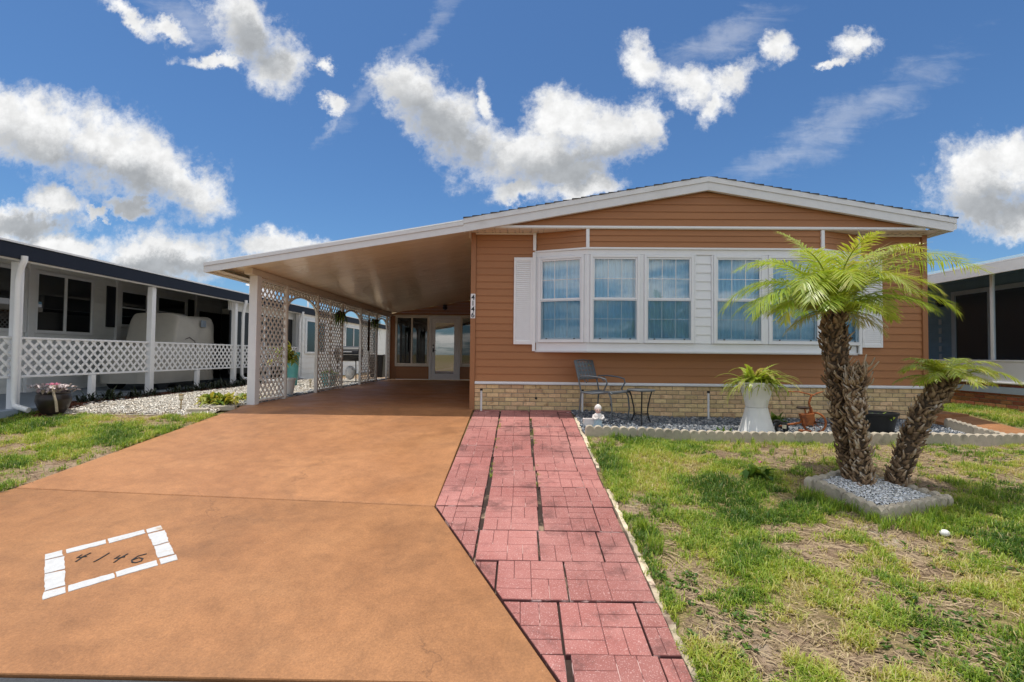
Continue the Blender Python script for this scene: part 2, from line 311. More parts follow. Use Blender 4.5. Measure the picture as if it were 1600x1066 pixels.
def ground_mat():
    mt = bpy.data.materials.new('soil'); mt.use_nodes = True
    N = NT(mt.node_tree); b = N.n['Principled BSDF']
    pos = N.node('ShaderNodeNewGeometry').outputs['Position']
    a = N.node('ShaderNodeAttribute', attribute_name='cover').outputs['Fac']
    soil = N.mix(N.smooth(N.noise(pos, 3.2, 7, 0.68), 0.36, 0.66), (0.40, 0.295, 0.200), (0.25, 0.165, 0.105))
    soil = N.mix(N.smooth(N.noise(pos, 60, 4, 0.7), 0.5, 0.7, 0, 0.6), soil, (0.15, 0.095, 0.058))
    soil = N.mix(N.smooth(N.noise(pos, 1.1, 5, 0.6), 0.56, 0.68, 0, 0.7), soil, (0.50, 0.44, 0.35))
    thatch = N.mix(N.smooth(N.noise(N.mapping(pos, scale=(1, 1.5, 1)), 45, 5, 0.7), 0.4, 0.65), (0.15, 0.135, 0.045), (0.40, 0.30, 0.15))
    e = N.math('ADD', a, N.math('MULTIPLY', N.math('SUBTRACT', N.noise(pos, 14, 5, 0.65), 0.5), 0.9))
    N.put(b.inputs['Base Color'], N.mix(N.smooth(e, 0.3, 0.7), soil, thatch))
    b.inputs['Roughness'].default_value = 0.95; b.inputs['Specular IOR Level'].default_value = 0.15
    bn = N.node('ShaderNodeBump'); bn.inputs['Strength'].default_value = 1.0; bn.inputs['Distance'].default_value = 0.02
    N.put(bn.inputs['Height'], N.noise(pos, 38, 6, 0.7)); N.put(b.inputs['Normal'], bn.outputs[0])
    return mt
soil_ground = ground_mat()
asphalt = pmat('asphalt', (0.052, 0.055, 0.062), 0.85, var=0.35, vscale=60, bump=0.8, bscale=160)
# ------------------------------------------------------------------ building helpers
WL = {}
class MB:
    def __init__(s, M=None): s.v = []; s.f = []; s.M = M; s.mi = []; s.cm = 0
    def add(s, vs, fs):
        o = len(s.v)
        s.v += [tuple(s.M @ Vector(p)) if s.M is not None else tuple(p) for p in vs]
        s.f += [tuple(i+o for i in f) for f in fs]; s.mi += [s.cm]*len(fs); return s
    def box(s, x0, x1, y0, y1, z0, z1):
        return s.add([(x0,y0,z0),(x1,y0,z0),(x1,y1,z0),(x0,y1,z0),(x0,y0,z1),(x1,y0,z1),(x1,y1,z1),(x0,y1,z1)],
                     [(0,3,2,1),(4,5,6,7),(0,1,5,4),(1,2,6,5),(2,3,7,6),(3,0,4,7)])
    def cbox(s, x0, x1, y0, y1, z0, z1, c=0.004):
        """box with chamfered edges"""
        X, Y, Z = (x0, x1), (y0, y1), (z0, z1); vs = []; idx = {}
        for i in (0, 1):
            for j in (0, 1):
                for k in (0, 1):
                    sx, sy, sz = (c if i == 0 else -c), (c if j == 0 else -c), (c if k == 0 else -c)
                    for ax in range(3):
                        p = [X[i]+sx, Y[j]+sy, Z[k]+sz]
                        p[ax] = (X[i], Y[j], Z[k])[ax]
                        idx[i, j, k, ax] = len(vs); vs.append(p)
        fs = []
        for ax in range(3):
            o = [a for a in range(3) if a != ax]
            for e in (0, 1):
                q = []
                for (a, b) in ((0,0),(1,0),(1,1),(0,1)):
                    t = [0,0,0]; t[ax] = e; t[o[0]] = a; t[o[1]] = b; q.append(idx[(*t, ax)])
                fs.append(tuple(q if (e == 1) ^ (ax == 1) else q[::-1]))
        for ax in range(3):
            o = [a for a in range(3) if a != ax]
            for a in (0, 1):
                for b in (0, 1):
                    def g(e, face):
                        t = [0,0,0]; t[ax] = e; t[o[0]] = a; t[o[1]] = b; return idx[(*t, face)]
                    fs.append((g(0,o[0]), g(1,o[0]), g(1,o[1]), g(0,o[1])))
        for i in (0,1):
            for j in (0,1):
                for k in (0,1): fs.append((idx[i,j,k,0], idx[i,j,k,1], idx[i,j,k,2]))
        return s.add(vs, fs)
    def prism(s, poly, h0, h1, axis='z'):
        """polygon of (a, b) extruded along an axis: z -> (a,b,h), y -> (a,h,b), x -> (h,a,b)"""
        n = len(poly)
        f = {'z': lambda a, b, h: (a, b, h), 'y': lambda a, b, h: (a, h, b), 'x': lambda a, b, h: (h, a, b)}[axis]
        vs = [f(a, b, h0) for a, b in poly] + [f(a, b, h1) for a, b in poly]
        fs = [tuple(range(n))[::-1], tuple(range(n, 2*n))] + [(i, (i+1) % n, n+(i+1) % n, n+i) for i in range(n)]
        return s.add(vs, fs)
    def loft(s, rings, cap=True, closed=True):
        n = len(rings[0]); vs = [p for r in rings for p in r]; fs = []
        for k in range(len(rings)-1):
            for i in range(n if closed else n-1):
                a, b = k*n+i, k*n+(i+1) % n; fs.append((a, b, b+n, a+n))
        if cap and closed: fs += [tuple(range(n))[::-1], tuple(range((len(rings)-1)*n, len(rings)*n))]
        return s.add(vs, fs)
    def lathe(s, prof, c=(0,0,0), n=24, sx=1, sy=1, cap=True):
        return s.loft([[(c[0]+r*math.cos(2*math.pi*i/n)*sx, c[1]+r*math.sin(2*math.pi*i/n)*sy, c[2]+z) for i in range(n)] for r, z in prof], cap)
    def tube(s, pts, r, n=8, cap=True):
        pts = [Vector(p) for p in pts]; rr = r if isinstance(r, (list, tuple)) else [r]*len(pts); rings = []; ref = None
        for i, p in enumerate(pts):
            t = (pts[min(i+1, len(pts)-1)] - pts[max(i-1, 0)]).normalized()
            if ref is None: ref = Vector((0, 0, 1)) if abs(t.z) < 0.9 else Vector((1, 0, 0))
            a = t.cross(ref).normalized(); b = t.cross(a); ref = -b if abs(t.dot(b)) < 0.9 else ref
            b = t.cross(a)
            rings.append([p + rr[i]*(math.cos(2*math.pi*k/n)*a + math.sin(2*math.pi*k/n)*b) for k in range(n)])
            ref = a.cross(t)
        return s.loft(rings, cap)
    def ball(s, c, r, n=12, m=8):
        rx, ry, rz = r if isinstance(r, (tuple, list)) else (r, r, r)
        return s.loft([[(c[0]+rx*math.sin(math.pi*(j+.02)/(m+.04))*math.cos(2*math.pi*i/n), c[1]+ry*math.sin(math.pi*(j+.02)/(m+.04))*math.sin(2*math.pi*i/n), c[2]-rz*math.cos(math.pi*(j+.02)/(m+.04))) for i in range(n)] for j in range(m+1)])
    def mesh(s, name, mt, off=(0,0,0), smooth=False):
        me = bpy.data.meshes.new(name)
        me.from_pydata([(x-off[0], y-off[1], z-off[2]) for x, y, z in s.v], [], s.f)
        for q in (mt if isinstance(mt, (list, tuple)) else [mt]): me.materials.append(q)
        if any(s.mi): me.polygons.foreach_set('material_index', s.mi)
        if smooth: me.polygons.foreach_set('use_smooth', [True]*len(me.polygons)); me.set_sharp_from_angle(angle=R(38))
        me.update(); return me
    def build(s, name, mt, parent=None, smooth=False, base=None, **tags):
        """link as ONE object. With a parent the vertices (given in world space) are stored relative to it."""
        off = WL[parent.name] if parent is not None else (base or (0, 0, 0))
        o = bpy.data.objects.new(name, s.mesh(name, mt, off, smooth)); COL.objects.link(o)
        if parent is not None: o.parent = parent; WL[o.name] = off
        else: o.location = off; WL[o.name] = tuple(off)
        for k, v in tags.items(): o[k] = v
        return o
def thing(name, label, cat, loc, group=None):
    o = bpy.data.objects.new(name, None); COL.objects.link(o); o.location = loc; o.empty_display_size = 0.2
    WL[o.name] = tuple(loc); o['label'] = label; o['category'] = cat
    if group: o['group'] = group
    return o
def piece(name, me, parent, loc, rot=(0, 0, 0), scale=(1, 1, 1)):
    """one loose piece that shares its mesh with its likes; loc in world space"""
    o = bpy.data.objects.new(name, me); COL.objects.link(o); o.parent = parent; b = WL[parent.name]
    o.location = (loc[0]-b[0], loc[1]-b[1], loc[2]-b[2]); o.rotation_euler = rot; o.scale = scale
    WL[o.name] = tuple(loc); return o
def copy_tree(o, parent=None):
    c = o.copy(); COL.objects.link(c); c.parent = parent
    if parent is None: WL[c.name] = tuple(c.location)
    for ch in list(o.children): copy_tree(ch, c)
    return c
def place(src, loc, rz=0, label=None, s=1.0):
    c = copy_tree(src); c.location = loc; c.rotation_euler = (0, 0, rz); c.scale = (s, s, s)
    if label: c['label'] = label
    return c
def np_mesh(name, V, F, mt, tint=None, smooth=False, attr='tint'):
    """mesh from numpy arrays; F is (n, k)"""
    me = bpy.data.meshes.new(name); V = np.asarray(V, np.float32); F = np.asarray(F, np.int32); n, k = F.shape
    me.vertices.add(len(V)); me.vertices.foreach_set('co', V.ravel())
    me.loops.add(n*k); me.loops.foreach_set('vertex_index', F.ravel())
    me.polygons.add(n); me.polygons.foreach_set('loop_start', np.arange(0, n*k, k, dtype=np.int32)); me.polygons.foreach_set('loop_total', np.full(n, k, np.int32))
    if smooth: me.polygons.foreach_set('use_smooth', np.ones(n, bool))
    if tint is not None:
        at = me.attributes.new(attr, 'FLOAT', 'POINT'); at.data.foreach_set('value', np.asarray(tint, np.float32))
    me.materials.append(mt); me.update(calc_edges=True); return me
def link(name, me, parent=None, loc=(0,0,0), **tags):
    o = bpy.data.objects.new(name, me); COL.objects.link(o); o.location = loc
    if parent is not None: o.parent = parent; WL[o.name] = WL[parent.name]
    else: WL[o.name] = tuple(loc)
    for k, v in tags.items(): o[k] = v
    return o
def text_mesh(ch, size, depth, mt):
    cu = bpy.data.curves.new('digit', 'FONT'); cu.body = ch; cu.size = size; cu.extrude = depth; cu.align_x = 'CENTER'; cu.offset = size*0.012
    o = bpy.data.objects.new('digit', cu); COL.objects.link(o); bpy.context.view_layer.update()
    me = bpy.data.meshes.new_from_object(o.evaluated_get(bpy.context.evaluated_depsgraph_get()))
    bpy.data.objects.remove(o); bpy.data.curves.remove(cu); me.materials.clear(); me.materials.append(mt); return me

# value noise for layouts
TAB = rng.random((256, 256))
def vnoise(x, y, seed=0):
    x = np.asarray(x, float)+seed*37.7; y = np.asarray(y, float)+seed*91.3
    xi = np.floor(x).astype(int); yi = np.floor(y).astype(int); fx = x-xi; fy = y-yi
    fx = fx*fx*(3-2*fx); fy = fy*fy*(3-2*fy)
    g = lambda i, j: TAB[(xi+i) % 256, (yi+j) % 256]
    return (g(0,0)*(1-fx)+g(1,0)*fx)*(1-fy) + (g(0,1)*(1-fx)+g(1,1)*fx)*fy
def fbm(x, y, seed=0, o=4):
    s = 0; a = 0.5; t = 0
    for i in range(o): s = s+a*vnoise(x*2**i, y*2**i, seed+i); t += a; a *= 0.55
    return s/t
def sstep(a, b, x):
    t = np.clip((np.asarray(x, float)-a)/(b-a), 0, 1); return t*t*(3-2*t)

# ------------------------------------------------------------------ ground levels
def gz(x, y):
    """yard level: rises from the road at Y=2.45 to the house at Y=8.25"""
    z = -0.985+0.1188*np.clip(y, 2.45, 8.25)
    return z - 0.09*sstep(0.9, 2.6, x)*sstep(6.0, 7.2, y)*(1-sstep(6.9, 7.6, x))
def gzf(x, y): return float(gz(np.array(x), np.array(y)))
def cover(x, y):
    """how thick the lawn is, 0 bare soil .. 1 full turf"""
    f = fbm(x*1.25, y*1.55, 3, 5)
    b = (f-0.5)*2.3+0.60
    g = lambda cx, cy, rx, ry: np.exp(-((x-cx)/rx)**2-((y-cy)/ry)**2)
    b = b + 0.45*g(1.5, 5.4, 0.8, 0.9) + 0.25*g(2.0, 4.4, 0.8, 0.5) - 0.45*g(1.15, 3.1, 0.35, 0.5) - 0.2*g(1.9, 2.75, 0.5, 0.35) - 0.1*g(2.7, 3.3, 0.6, 0.4) \
        - 0.35*g(3.6, 5.9, 1.6, 0.22) - 0.3*g(5.2, 5.3, 1.0, 0.3) + 0.3*g(4.4, 4.4, 0.7, 0.4) + 0.25*g(-5.4, 6.8, 1.0, 0.7) + 0.5*g(8.0, 8.5, 0.8, 1.5) + 0.2*g(1.7, 3.5, 0.3, 0.3)
    return np.clip(b, 0, 1)

# the one ground sheet, fine near the lawns, out to the horizon
xs = np.unique(np.concatenate([[-1500, -500, -160, -60, -25, -14], np.arange(-10, 10.01, 0.09), [14, 25, 60, 160, 500, 1500]]))
ysg = np.unique(np.concatenate([[-1500, -500, -160, -60, -20, -8, 0, 2.2], np.arange(2.40, 9.0, 0.09), [9.6, 11, 14, 18, 25, 40, 80, 200, 600, 2000]]))
XX, YY = np.meshgrid(xs, ysg)
ZZ = gz(XX, YY)
cov = cover(XX, YY)
lawn = ((XX > 0.95) & (YY < 6.9)) | ((XX < -4.95) & (YY < 7.7)) | (XX > 7.2)
ZZ = ZZ + np.where(lawn & (YY > 2.5) & (YY < 9), (fbm(XX*2.2, YY*2.2, 9, 4)-0.5)*0.055 + (cov-0.5)*0.02, -0.035)
ZZ = np.where(YY < 2.43, -0.80, ZZ)
nx, ny = len(xs), len(ysg)
I = np.arange(nx*ny).reshape(ny, nx)
Fq = np.stack([I[:-1, :-1], I[:-1, 1:], I[1:, 1:], I[1:, :-1]], -1).reshape(-1, 4)
link('ground', np_mesh('ground', np.stack([XX, YY, ZZ], -1).reshape(-1, 3), Fq, soil_ground, cov.ravel(), True, 'cover'), kind='structure')
MB().prism([(-300, -6), (300, -6), (300, 2.435), (-300, 2.435)], -0.78, -0.705).build('road', asphalt, kind='structure')

# driveway: three poured slabs
def slope_slab(poly, top=0.0, thick=0.12):
    mb = MB(); n = len(poly); zt = [-0.985+0.1188*min(y, 8.27)+top for x, y in poly]
    # rounded arris
    vs = [(x, y, z-thick) for (x, y), z in zip(poly, zt)]+[(x, y, z-0.006) for (x, y), z in zip(poly, zt)]
    cx = sum(p[0] for p in poly)/n; cy = sum(p[1] for p in poly)/n
    ins = []
    for (x, y), z in zip(poly, zt):
        d = Vector((cx-x, cy-y)).normalized()*0.008; ins.append((x+d.x, y+d.y, z+0.1188*d.y*(y < 8.2)))
    vs += ins
    fs = [tuple(range(n))[::-1], tuple(range(2*n, 3*n))]
    for k in (0, 1): fs += [(k*n+i, k*n+(i+1) % n, (k+1)*n+(i+1) % n, (k+1)*n+i) for i in range(n)]
    return mb.add(vs, fs)
drive = bpy.data.objects.new('driveway', None); COL.objects.link(drive); drive['kind'] = 'structure'; WL['driveway'] = (0, 0, 0)
slope_slab([(-5.9, 2.452), (0.205, 2.452), (-0.752, 4.455), (-4.84, 4.72)]).build('slab', apron_m, drive)
slope_slab([(-4.845, 4.735), (-0.752, 4.470), (-0.775, 8.262), (-4.66, 8.262)]).build('slab', driveway_m, drive)
MB().prism([(-4.70, 8.268), (-0.80, 8.268), (-0.80, 17.55), (-4.74, 17.55)], -0.12, -0.0035).build('slab', driveway_m, drive)

# house number let into the driveway: painted border blocks and cut digits
QUADS=[[(-3.390,3.540),(-3.324,3.604),(-3.252,3.534),(-3.324,3.471)],[(-3.313,3.460),(-3.231,3.522),(-3.083,3.365),(-3.163,3.304)],[(-3.152,3.295),(-3.065,3.347),(-2.906,3.180),(-2.978,3.115)],[(-2.969,3.103),(-2.890,3.163),(-2.830,3.102),(-2.902,3.026)],[(-3.305,3.613),(-3.142,3.765),(-3.091,3.710),(-3.250,3.560)],[(-3.135,3.777),(-2.972,3.931),(-2.921,3.879),(-3.070,3.711)],[(-2.881,3.176),(-2.714,3.324),(-2.660,3.271),(-2.820,3.110)],[(-2.708,3.335),(-2.546,3.491),(-2.487,3.428),(-2.654,3.280)],[(-2.959,3.937),(-2.896,4.006),(-2.834,3.945),(-2.904,3.877)],[(-2.887,3.860),(-2.803,3.927),(-2.647,3.753),(-2.714,3.689)],[(-2.701,3.678),(-2.629,3.737),(-2.481,3.580),(-2.559,3.525)],[(-2.537,3.506),(-2.461,3.569),(-2.403,3.503),(-2.476,3.440)]]
STROKES=[[(-3.129,3.548),(-3.128,3.507),(-3.073,3.527)],[(-3.088,3.576),(-3.099,3.526),(-3.089,3.455)],[(-2.956,3.580),(-2.956,3.513),(-2.963,3.456)],[(-2.850,3.546),(-2.856,3.504),(-2.800,3.530)],[(-2.814,3.572),(-2.822,3.517),(-2.818,3.454)],[(-2.679,3.576),(-2.717,3.544),(-2.719,3.489),(-2.693,3.460),(-2.665,3.457),(-2.644,3.479),(-2.658,3.510),(-2.694,3.522),(-2.713,3.494)]]
pz = lambda y: -0.985+0.1188*y
num = thing('driveway_number', 'house number 4146 inside a white painted block border on the orange driveway', 'house number', (-2.9, 3.5, pz(3.5)))
for q in QUADS:
    # wobbly brushed edges
    pts = []
    for i in range(4):
        a, b = Vector(q[i]), Vector(q[(i+1) % 4])
        n = max(2, int((b-a).length/0.03))
        for k in range(n):
            p = a.lerp(b, k/n); j = 0.0 if k == 0 else 0.0035
            pts.append((p.x+rnd.uniform(-j, j), p.y+rnd.uniform(-j, j)))
    mb = MB(); n = len(pts)
    mb.add([(x, y, pz(y)-0.003) for x, y in pts]+[(x, y, pz(y)+0.0045) for x, y in pts], [tuple(range(n, 2*n))]+[(i, (i+1) % n, n+(i+1) % n, n+i) for i in range(n)])
    mb.build('border_block', paintmark, num)
def stroke_strip(mb, pl, w=0.0052, z=0.004):
    pts = [Vector(p) for p in pl]
    L, Rr = [], []
    for i, p in enumerate(pts):
        t = (pts[min(i+1, len(pts)-1)]-pts[max(i-1, 0)]).normalized(); nrm = Vector((-t.y, t.x))*w
        L.append(p+nrm); Rr.append(p-nrm)
    n = len(pts)
    vs = [(p.x, p.y, pz(p.y)+z) for p in L+Rr]+[(p.x, p.y, pz(p.y)-0.002) for p in L+Rr]
    fs = [(i, i+1, n+i+1, n+i) for i in range(n-1)]+[(2*n+i, 2*n+i+1, i+1, i) for i in range(n-1)]+[(n+i, n+i+1, 3*n+i+1, 3*n+i) for i in range(n-1)]
    mb.add(vs, fs)
for grp in ((0, 1), (2,), (3, 4), (5,)):
    mb = MB()
    for g in grp: stroke_strip(mb, STROKES[g])
    mb.build('digit', black, num)

# ------------------------------------------------------------------ paver walk
walk = bpy.data.objects.new('walkway', None); COL.objects.link(walk); walk['kind'] = 'structure'; WL['walkway'] = (0, 0, 0)
def clip(poly, a, b, c):
    """keep a*x+b*y+c >= 0"""
    out = []
    for i in range(len(poly)):
        p, q = poly[i], poly[(i+1) % len(poly)]; dp, dq = a*p[0]+b*p[1]+c, a*q[0]+b*q[1]+c
        if dp >= 0: out.append(p)
        if (dp >= 0) != (dq >= 0):
            t = dp/(dp-dq); out.append((p[0]+t*(q[0]-p[0]), p[1]+t*(q[1]-p[1])))
    return out
# driveway edge lines (right side of the slabs)
def clip_drive(poly):
    poly = clip(poly, 1, 0, 0.742) if poly else poly
    if poly:
        x1, y1, x2, y2 = 0.205, 2.452, -0.752, 4.455
        nx_, ny_ = (y2-y1), -(x2-x1); L = math.hypot(nx_, ny_); nx_, ny_ = nx_/L, ny_/L
        poly = clip(poly, nx_, ny_, -(nx_*x1+ny_*y1)-0.014)
    return poly
def slabtop(mb, poly, z, tilt, h, ins=0.004):
    n = len(poly)
    if n < 3: return
    cx = sum(p[0] for p in poly)/n; cy = sum(p[1] for p in poly)/n
    zz_ = lambda x, y: pz(y)+z+tilt[0]*(x-cx)+tilt[1]*(y-cy)
    inn = []
    for x, y in poly:
        d = Vector((cx-x, cy-y)); L = d.length
        if L < 0.012: return
        d = d/L*ins*1.3; inn.append((x+d.x, y+d.y))
    vs = [(x, y, zz_(x, y)-h) for x, y in poly]+[(x, y, zz_(x, y)-ins*0.8) for x, y in poly]+[(x, y, zz_(x, y)) for x, y in inn]
    fs = [tuple(range(2*n, 3*n))]
    for k in (0, 1): fs += [(k*n+i, k*n+(i+1) % n, (k+1)*n+(i+1) % n, (k+1)*n+i) for i in range(n)]
    mb.add(vs, fs)
T = 0.452
def paver(x0, y0, w, h, k):
    poly = clip_drive([(x0, y0), (x0+w, y0), (x0+w, y0+h), (x0, y0+h)])
    if len(poly) < 3: return
    area = abs(sum(poly[i][0]*poly[(i+1) % len(poly)][1]-poly[(i+1) % len(poly)][0]*poly[i][1] for i in range(len(poly))))/2
    if area < 0.008: return
    mb = MB(); zb = 0.006+rnd.uniform(-0.005, 0.007); tl = (rnd.uniform(-.012, .012), rnd.uniform(-.012, .012))
    mb.cm = 1; slabtop(mb, poly, zb-0.0045, tl, 0.045, 0.003); mb.cm = 0
    q = T/2; g = 0.0019
    nxq = max(1, round(w/q)); nyq = max(1, round(h/q))
    for i in range(nxq):
        for j in range(nyq):
            ax, ay = x0+i*w/nxq, y0+j*h/nyq; aw, ah = w/nxq, h/nyq
            for s_ in (0, 1):
                if (i+j+k) % 2: r = [(ax+s_*aw/2+g, ay+g), (ax+(s_+1)*aw/2-g, ay+g), (ax+(s_+1)*aw/2-g, ay+ah-g), (ax+s_*aw/2+g, ay+ah-g)]
                else: r = [(ax+g, ay+s_*ah/2+g), (ax+aw-g, ay+s_*ah/2+g), (ax+aw-g, ay+(s_+1)*ah/2-g), (ax+g, ay+(s_+1)*ah/2-g)]
                r = clip_drive(r)
                if len(r) >= 3: slabtop(mb, r, zb, tl, 0.006, 0.003)
    mb.build('paver', [paver_m, groove_m], walk)
y = 2.20; row = 0
while y < 8.15:
    h = min(T, 8.22-y)-0.009
    if y > 3.55:
        gap1 = 0.012+0.028*max(0, math.sin((y-3.6)*1.5))*(4.0 < y < 5.6); gap2 = 0.012+0.034*(3.6 < y < 7.5)*(0.55+0.45*math.sin(y*2.1))
        c = [-0.77]; edges = [(-0.77, T-0.006)]
        x = -0.77+T+gap1; edges.append((x, T)); x += T+gap2; edges.append((x, T)); x += T+0.008; edges.append((x, 0.835-x))
        if row % 2: edges[3] = (edges[3][0], edges[3][1]+0.006)
    else:
        o = [-0.78+0.06, -0.70, -0.63, -0.86][row % 4]; edges = []; x = o-0.45*0; lim = 0.84+0.02*(3.4-y)
        x = o
        x -= T+0.009
        while x < lim-0.06:
            w = min(T, lim-x); w = lim-x if lim-x-w < .13 else w; edges.append((x, w)); x += w+rnd.choice([0.009, 0.012, 0.035])
    for k, (x, w) in enumerate(edges):
        if w > 0.04: paver(x+rnd.uniform(-.003, .003), y+rnd.uniform(-.004, .004), w, h, k+row)
    y += T+rnd.uniform(-0.002, 0.004); row += 1
# joint sand below, and a ragged cream strip of edging along the lawn
mb = MB(); P = clip_drive([(-0.77, 2.45), (0.86, 2.45), (0.84, 8.22), (-0.77, 8.22)])
mb.add([(x, y_, pz(y_)-0.022) for x, y_ in P], [tuple(range(len(P)))])
mb.build('joint_sand', pmat('joint_sand', (0.34, 0.245, 0.165), 0.95, var=0.3, vscale=25, col2=(0.045, 0.028, 0.022), c2scale=4, c2range=(0.34, 0.5), bump=0.8, bscale=60), walk)
y = 2.42
while y < 7.9:
    L = rnd.uniform(0.28, 0.62); xo = 0.862-0.004*(y-2.4); w = rnd.uniform(0.030, 0.052)
    n = 6; lft = [(xo+rnd.uniform(-.005, .005), y+L*i/n) for i in range(n+1)]; rgt = [(xo+w+rnd.uniform(-.015, .012), y+L*i/n) for i in range(n+1)]
    mb = MB(); slabtop(mb, lft[::-1] + rgt if False else rgt + lft[::-1], 0.008+rnd.uniform(-.006, .008), (0, 0), 0.05, 0.004)
    mb.build('edging_strip', sandy, walk); y += L+rnd.choice([0.004, 0.006, 0.01, 0.04])
# orange path down the right-hand side of the house
sp = MB(); pl = [(6.72, 6.0), (7.30, 6.05), (7.36, 8.27), (6.72, 8.27)]
zt = [gzf(x, y_)+0.012 for x, y_ in pl]
sp.add([(x, y_, z-0.1) for (x, y_), z in zip(pl, zt)]+[(x, y_, z) for (x, y_), z in zip(pl, zt)], [(4,5,6,7)]+[(i, (i+1) % 4, 4+(i+1) % 4, 4+i) for i in range(4)])
sp.prism([(6.72, 8.274), (7.36, 8.274), (7.36, 18), (6.72, 18)], -0.12, 0.004)
sp.build('side_path', driveway_m, kind='structure')
# ------------------------------------------------------------------ our house
EXPO = 0.117
def lap(mb, xb0, xb1, xt0, xt1, z0, z1, y, d=0.015):
    """one lap-siding board facing -Y: thick at its lower edge"""
    vs = []
    for (x0, x1, z, dd) in ((xb0, xb1, z0, d), (xb0, xb1, z0+0.010, d), (xt0, xt1, z1, 0.003)):
        vs += [(x0, y-dd, z), (x1, y-dd, z)]
    vs += [(xb0, y, z0), (xb1, y, z0), (xt0, y, z1), (xt1, y, z1)]
    return mb.add(vs, [(0,1,3,2), (2,3,5,4), (6,7,1,0), (4,5,9,8), (0,2,4,8,6), (1,7,9,5,3)])
house = thing('mobile_home', 'brown lap-sided home with white gable fascia and a long white bay window', 'house', (2.9, 8.25, 0))
H = house
def hbox(name, mt, *b, c=0.003, parent=None):
    return MB().cbox(*b, c=c).build(name, mt, parent or H)
# structural walls behind the boards (core), open behind the bay
core = MB()
core.box(-0.775, 6.62, 8.27, 19.9, -0.2, 0.93); core.box(-0.775, 6.62, 8.27, 19.9, 2.66, 2.99)
core.box(-0.775, 0.26, 8.27, 19.9, 0.93, 2.66); core.box(5.56, 6.62, 8.27, 19.9, 0.93, 2.66)
core.box(0.26, 5.56, 8.75, 19.9, 0.93, 2.66)
core.build('wall_core', sidingdark, H)
# front boards
def run(z0, z1, x0, x1, y=8.27):
    n = max(1, round((z1-z0)/EXPO)); e = (z1-z0)/n
    for i in range(n):
        lap(MB(), x0, x1, x0, x1, z0+i*e, z0+(i+1)*e-0.001, y).build('siding_board', siding, H)
run(0.462, 0.955, -0.75, 6.60)
run(0.957, 2.94, -0.75, 0.235)
run(0.957, 2.94, 5.575, 6.60)
hbox('corner_trim', sidingdark, -0.835, -0.752, 8.232, 8.33, -0.02, 2.94)
hbox('corner_trim', sidingdark, 6.602, 6.685, 8.232, 8.33, 0.3, 2.94)
hbox('skirt_trim', white, -0.75, 6.62, 8.228, 8.268, 0.430, 0.460)
hbox('skirt_ledge', fasc, -0.75, 6.62, 8.215, 8.268, 0.416, 0.4285)
# brick skirt, brick by brick
skirt = MB(); skirt.box(-0.765, 6.64, 8.262, 8.275, -0.25, 0.415); skirt.build('mortar_bed', mortar, H)
bl, bh = 0.196, 0.060
bme = []
for k in range(4):
    mb = MB(); mb.cbox(-bl/2, bl/2, -0.012, 0.0, 0, bh, c=0.004+0.001*k); bme.append(mb.mesh('brick', brick))
nr = 0
for r_ in range(8):
    z = 0.415-(r_+1)*0.0705
    x = -0.755+(0.5*(bl+.009) if r_ % 2 else 0)
    if r_ % 2:
        mb = MB(); mb.cbox(-0.755, -0.755+bl/2-.005, 8.2485, 8.262, z, z+bh, c=.004); mb.build('brick', brick, H)
    while x+bl < 6.64:
        if z+bh > gzf(x+bl/2, 8.2)-0.03:
            piece('brick', bme[nr % 4], H, (x+bl/2, 8.2615+rnd.uniform(-.0015, .0015), z+rnd.uniform(-.001, .001))); nr += 1
        x += bl+0.009
print('bricks', nr)
# small vents in the skirt
for (x, z) in ((0.27, 0.19), (1.51, 0.10)):
    mb = MB(); mb.tube([(x, 8.244, z), (x, 8.26, z)], 0.022, 10); mb.build('skirt_vent', black, H)

# gable
def zl(x):   # fascia lower edge
    return 3.555-(2.97-x)*0.1775 if x < 2.97 else 3.555-(x-2.97)*0.1675
def xl(z): return 2.97-(3.555-z)/0.1775
def xr(z): return 2.97+(3.555-z)/0.1675
z = 2.995
while z < 3.55:
    z1 = min(z+EXPO, 3.553)
    lap(MB(), xl(z)-0.03, xr(z)+0.03, xl(z1)-0.03, xr(z1)+0.03, z, z1-.001, 7.965).build('siding_board', siding, H); z += EXPO
hbox('gable_wall', sidingdark, -0.4, 6.3, 7.968, 8.26, 2.992, 3.02)
hbox('gable_trim', white, -0.50, 6.42, 7.925, 7.962, 2.955, 2.990)
# soffit panels between gable and wall
sof = MB()
for i in range(38):
    x0 = -0.83+i*0.2; x1 = min(x0+0.196, 6.76)
    if x1 > x0: sof = MB().cbox(x0, x1, 7.93, 8.262, 2.943, 2.953, c=0.002); sof.build('soffit_panel', cream, H)
vent = MB()
for i in range(60):
    x = -0.74+i*0.125
    if x > 6.6: break
    if x < 0.3 or x > 5.5:
        vent.box(x, x+0.03, 8.10, 8.115, 2.9405, 2.9425); vent.box(x, x+0.03, 8.2, 8.212, 2.9405, 2.9425)
vent.build('soffit_holes', ironm, H)
for a_, b_ in ((-0.76, 0.235), (5.575, 6.60)): MB().cbox(a_, b_, 8.225, 8.25, 2.915, 2.942, c=0.003).build('soffit_moulding', cream, H)
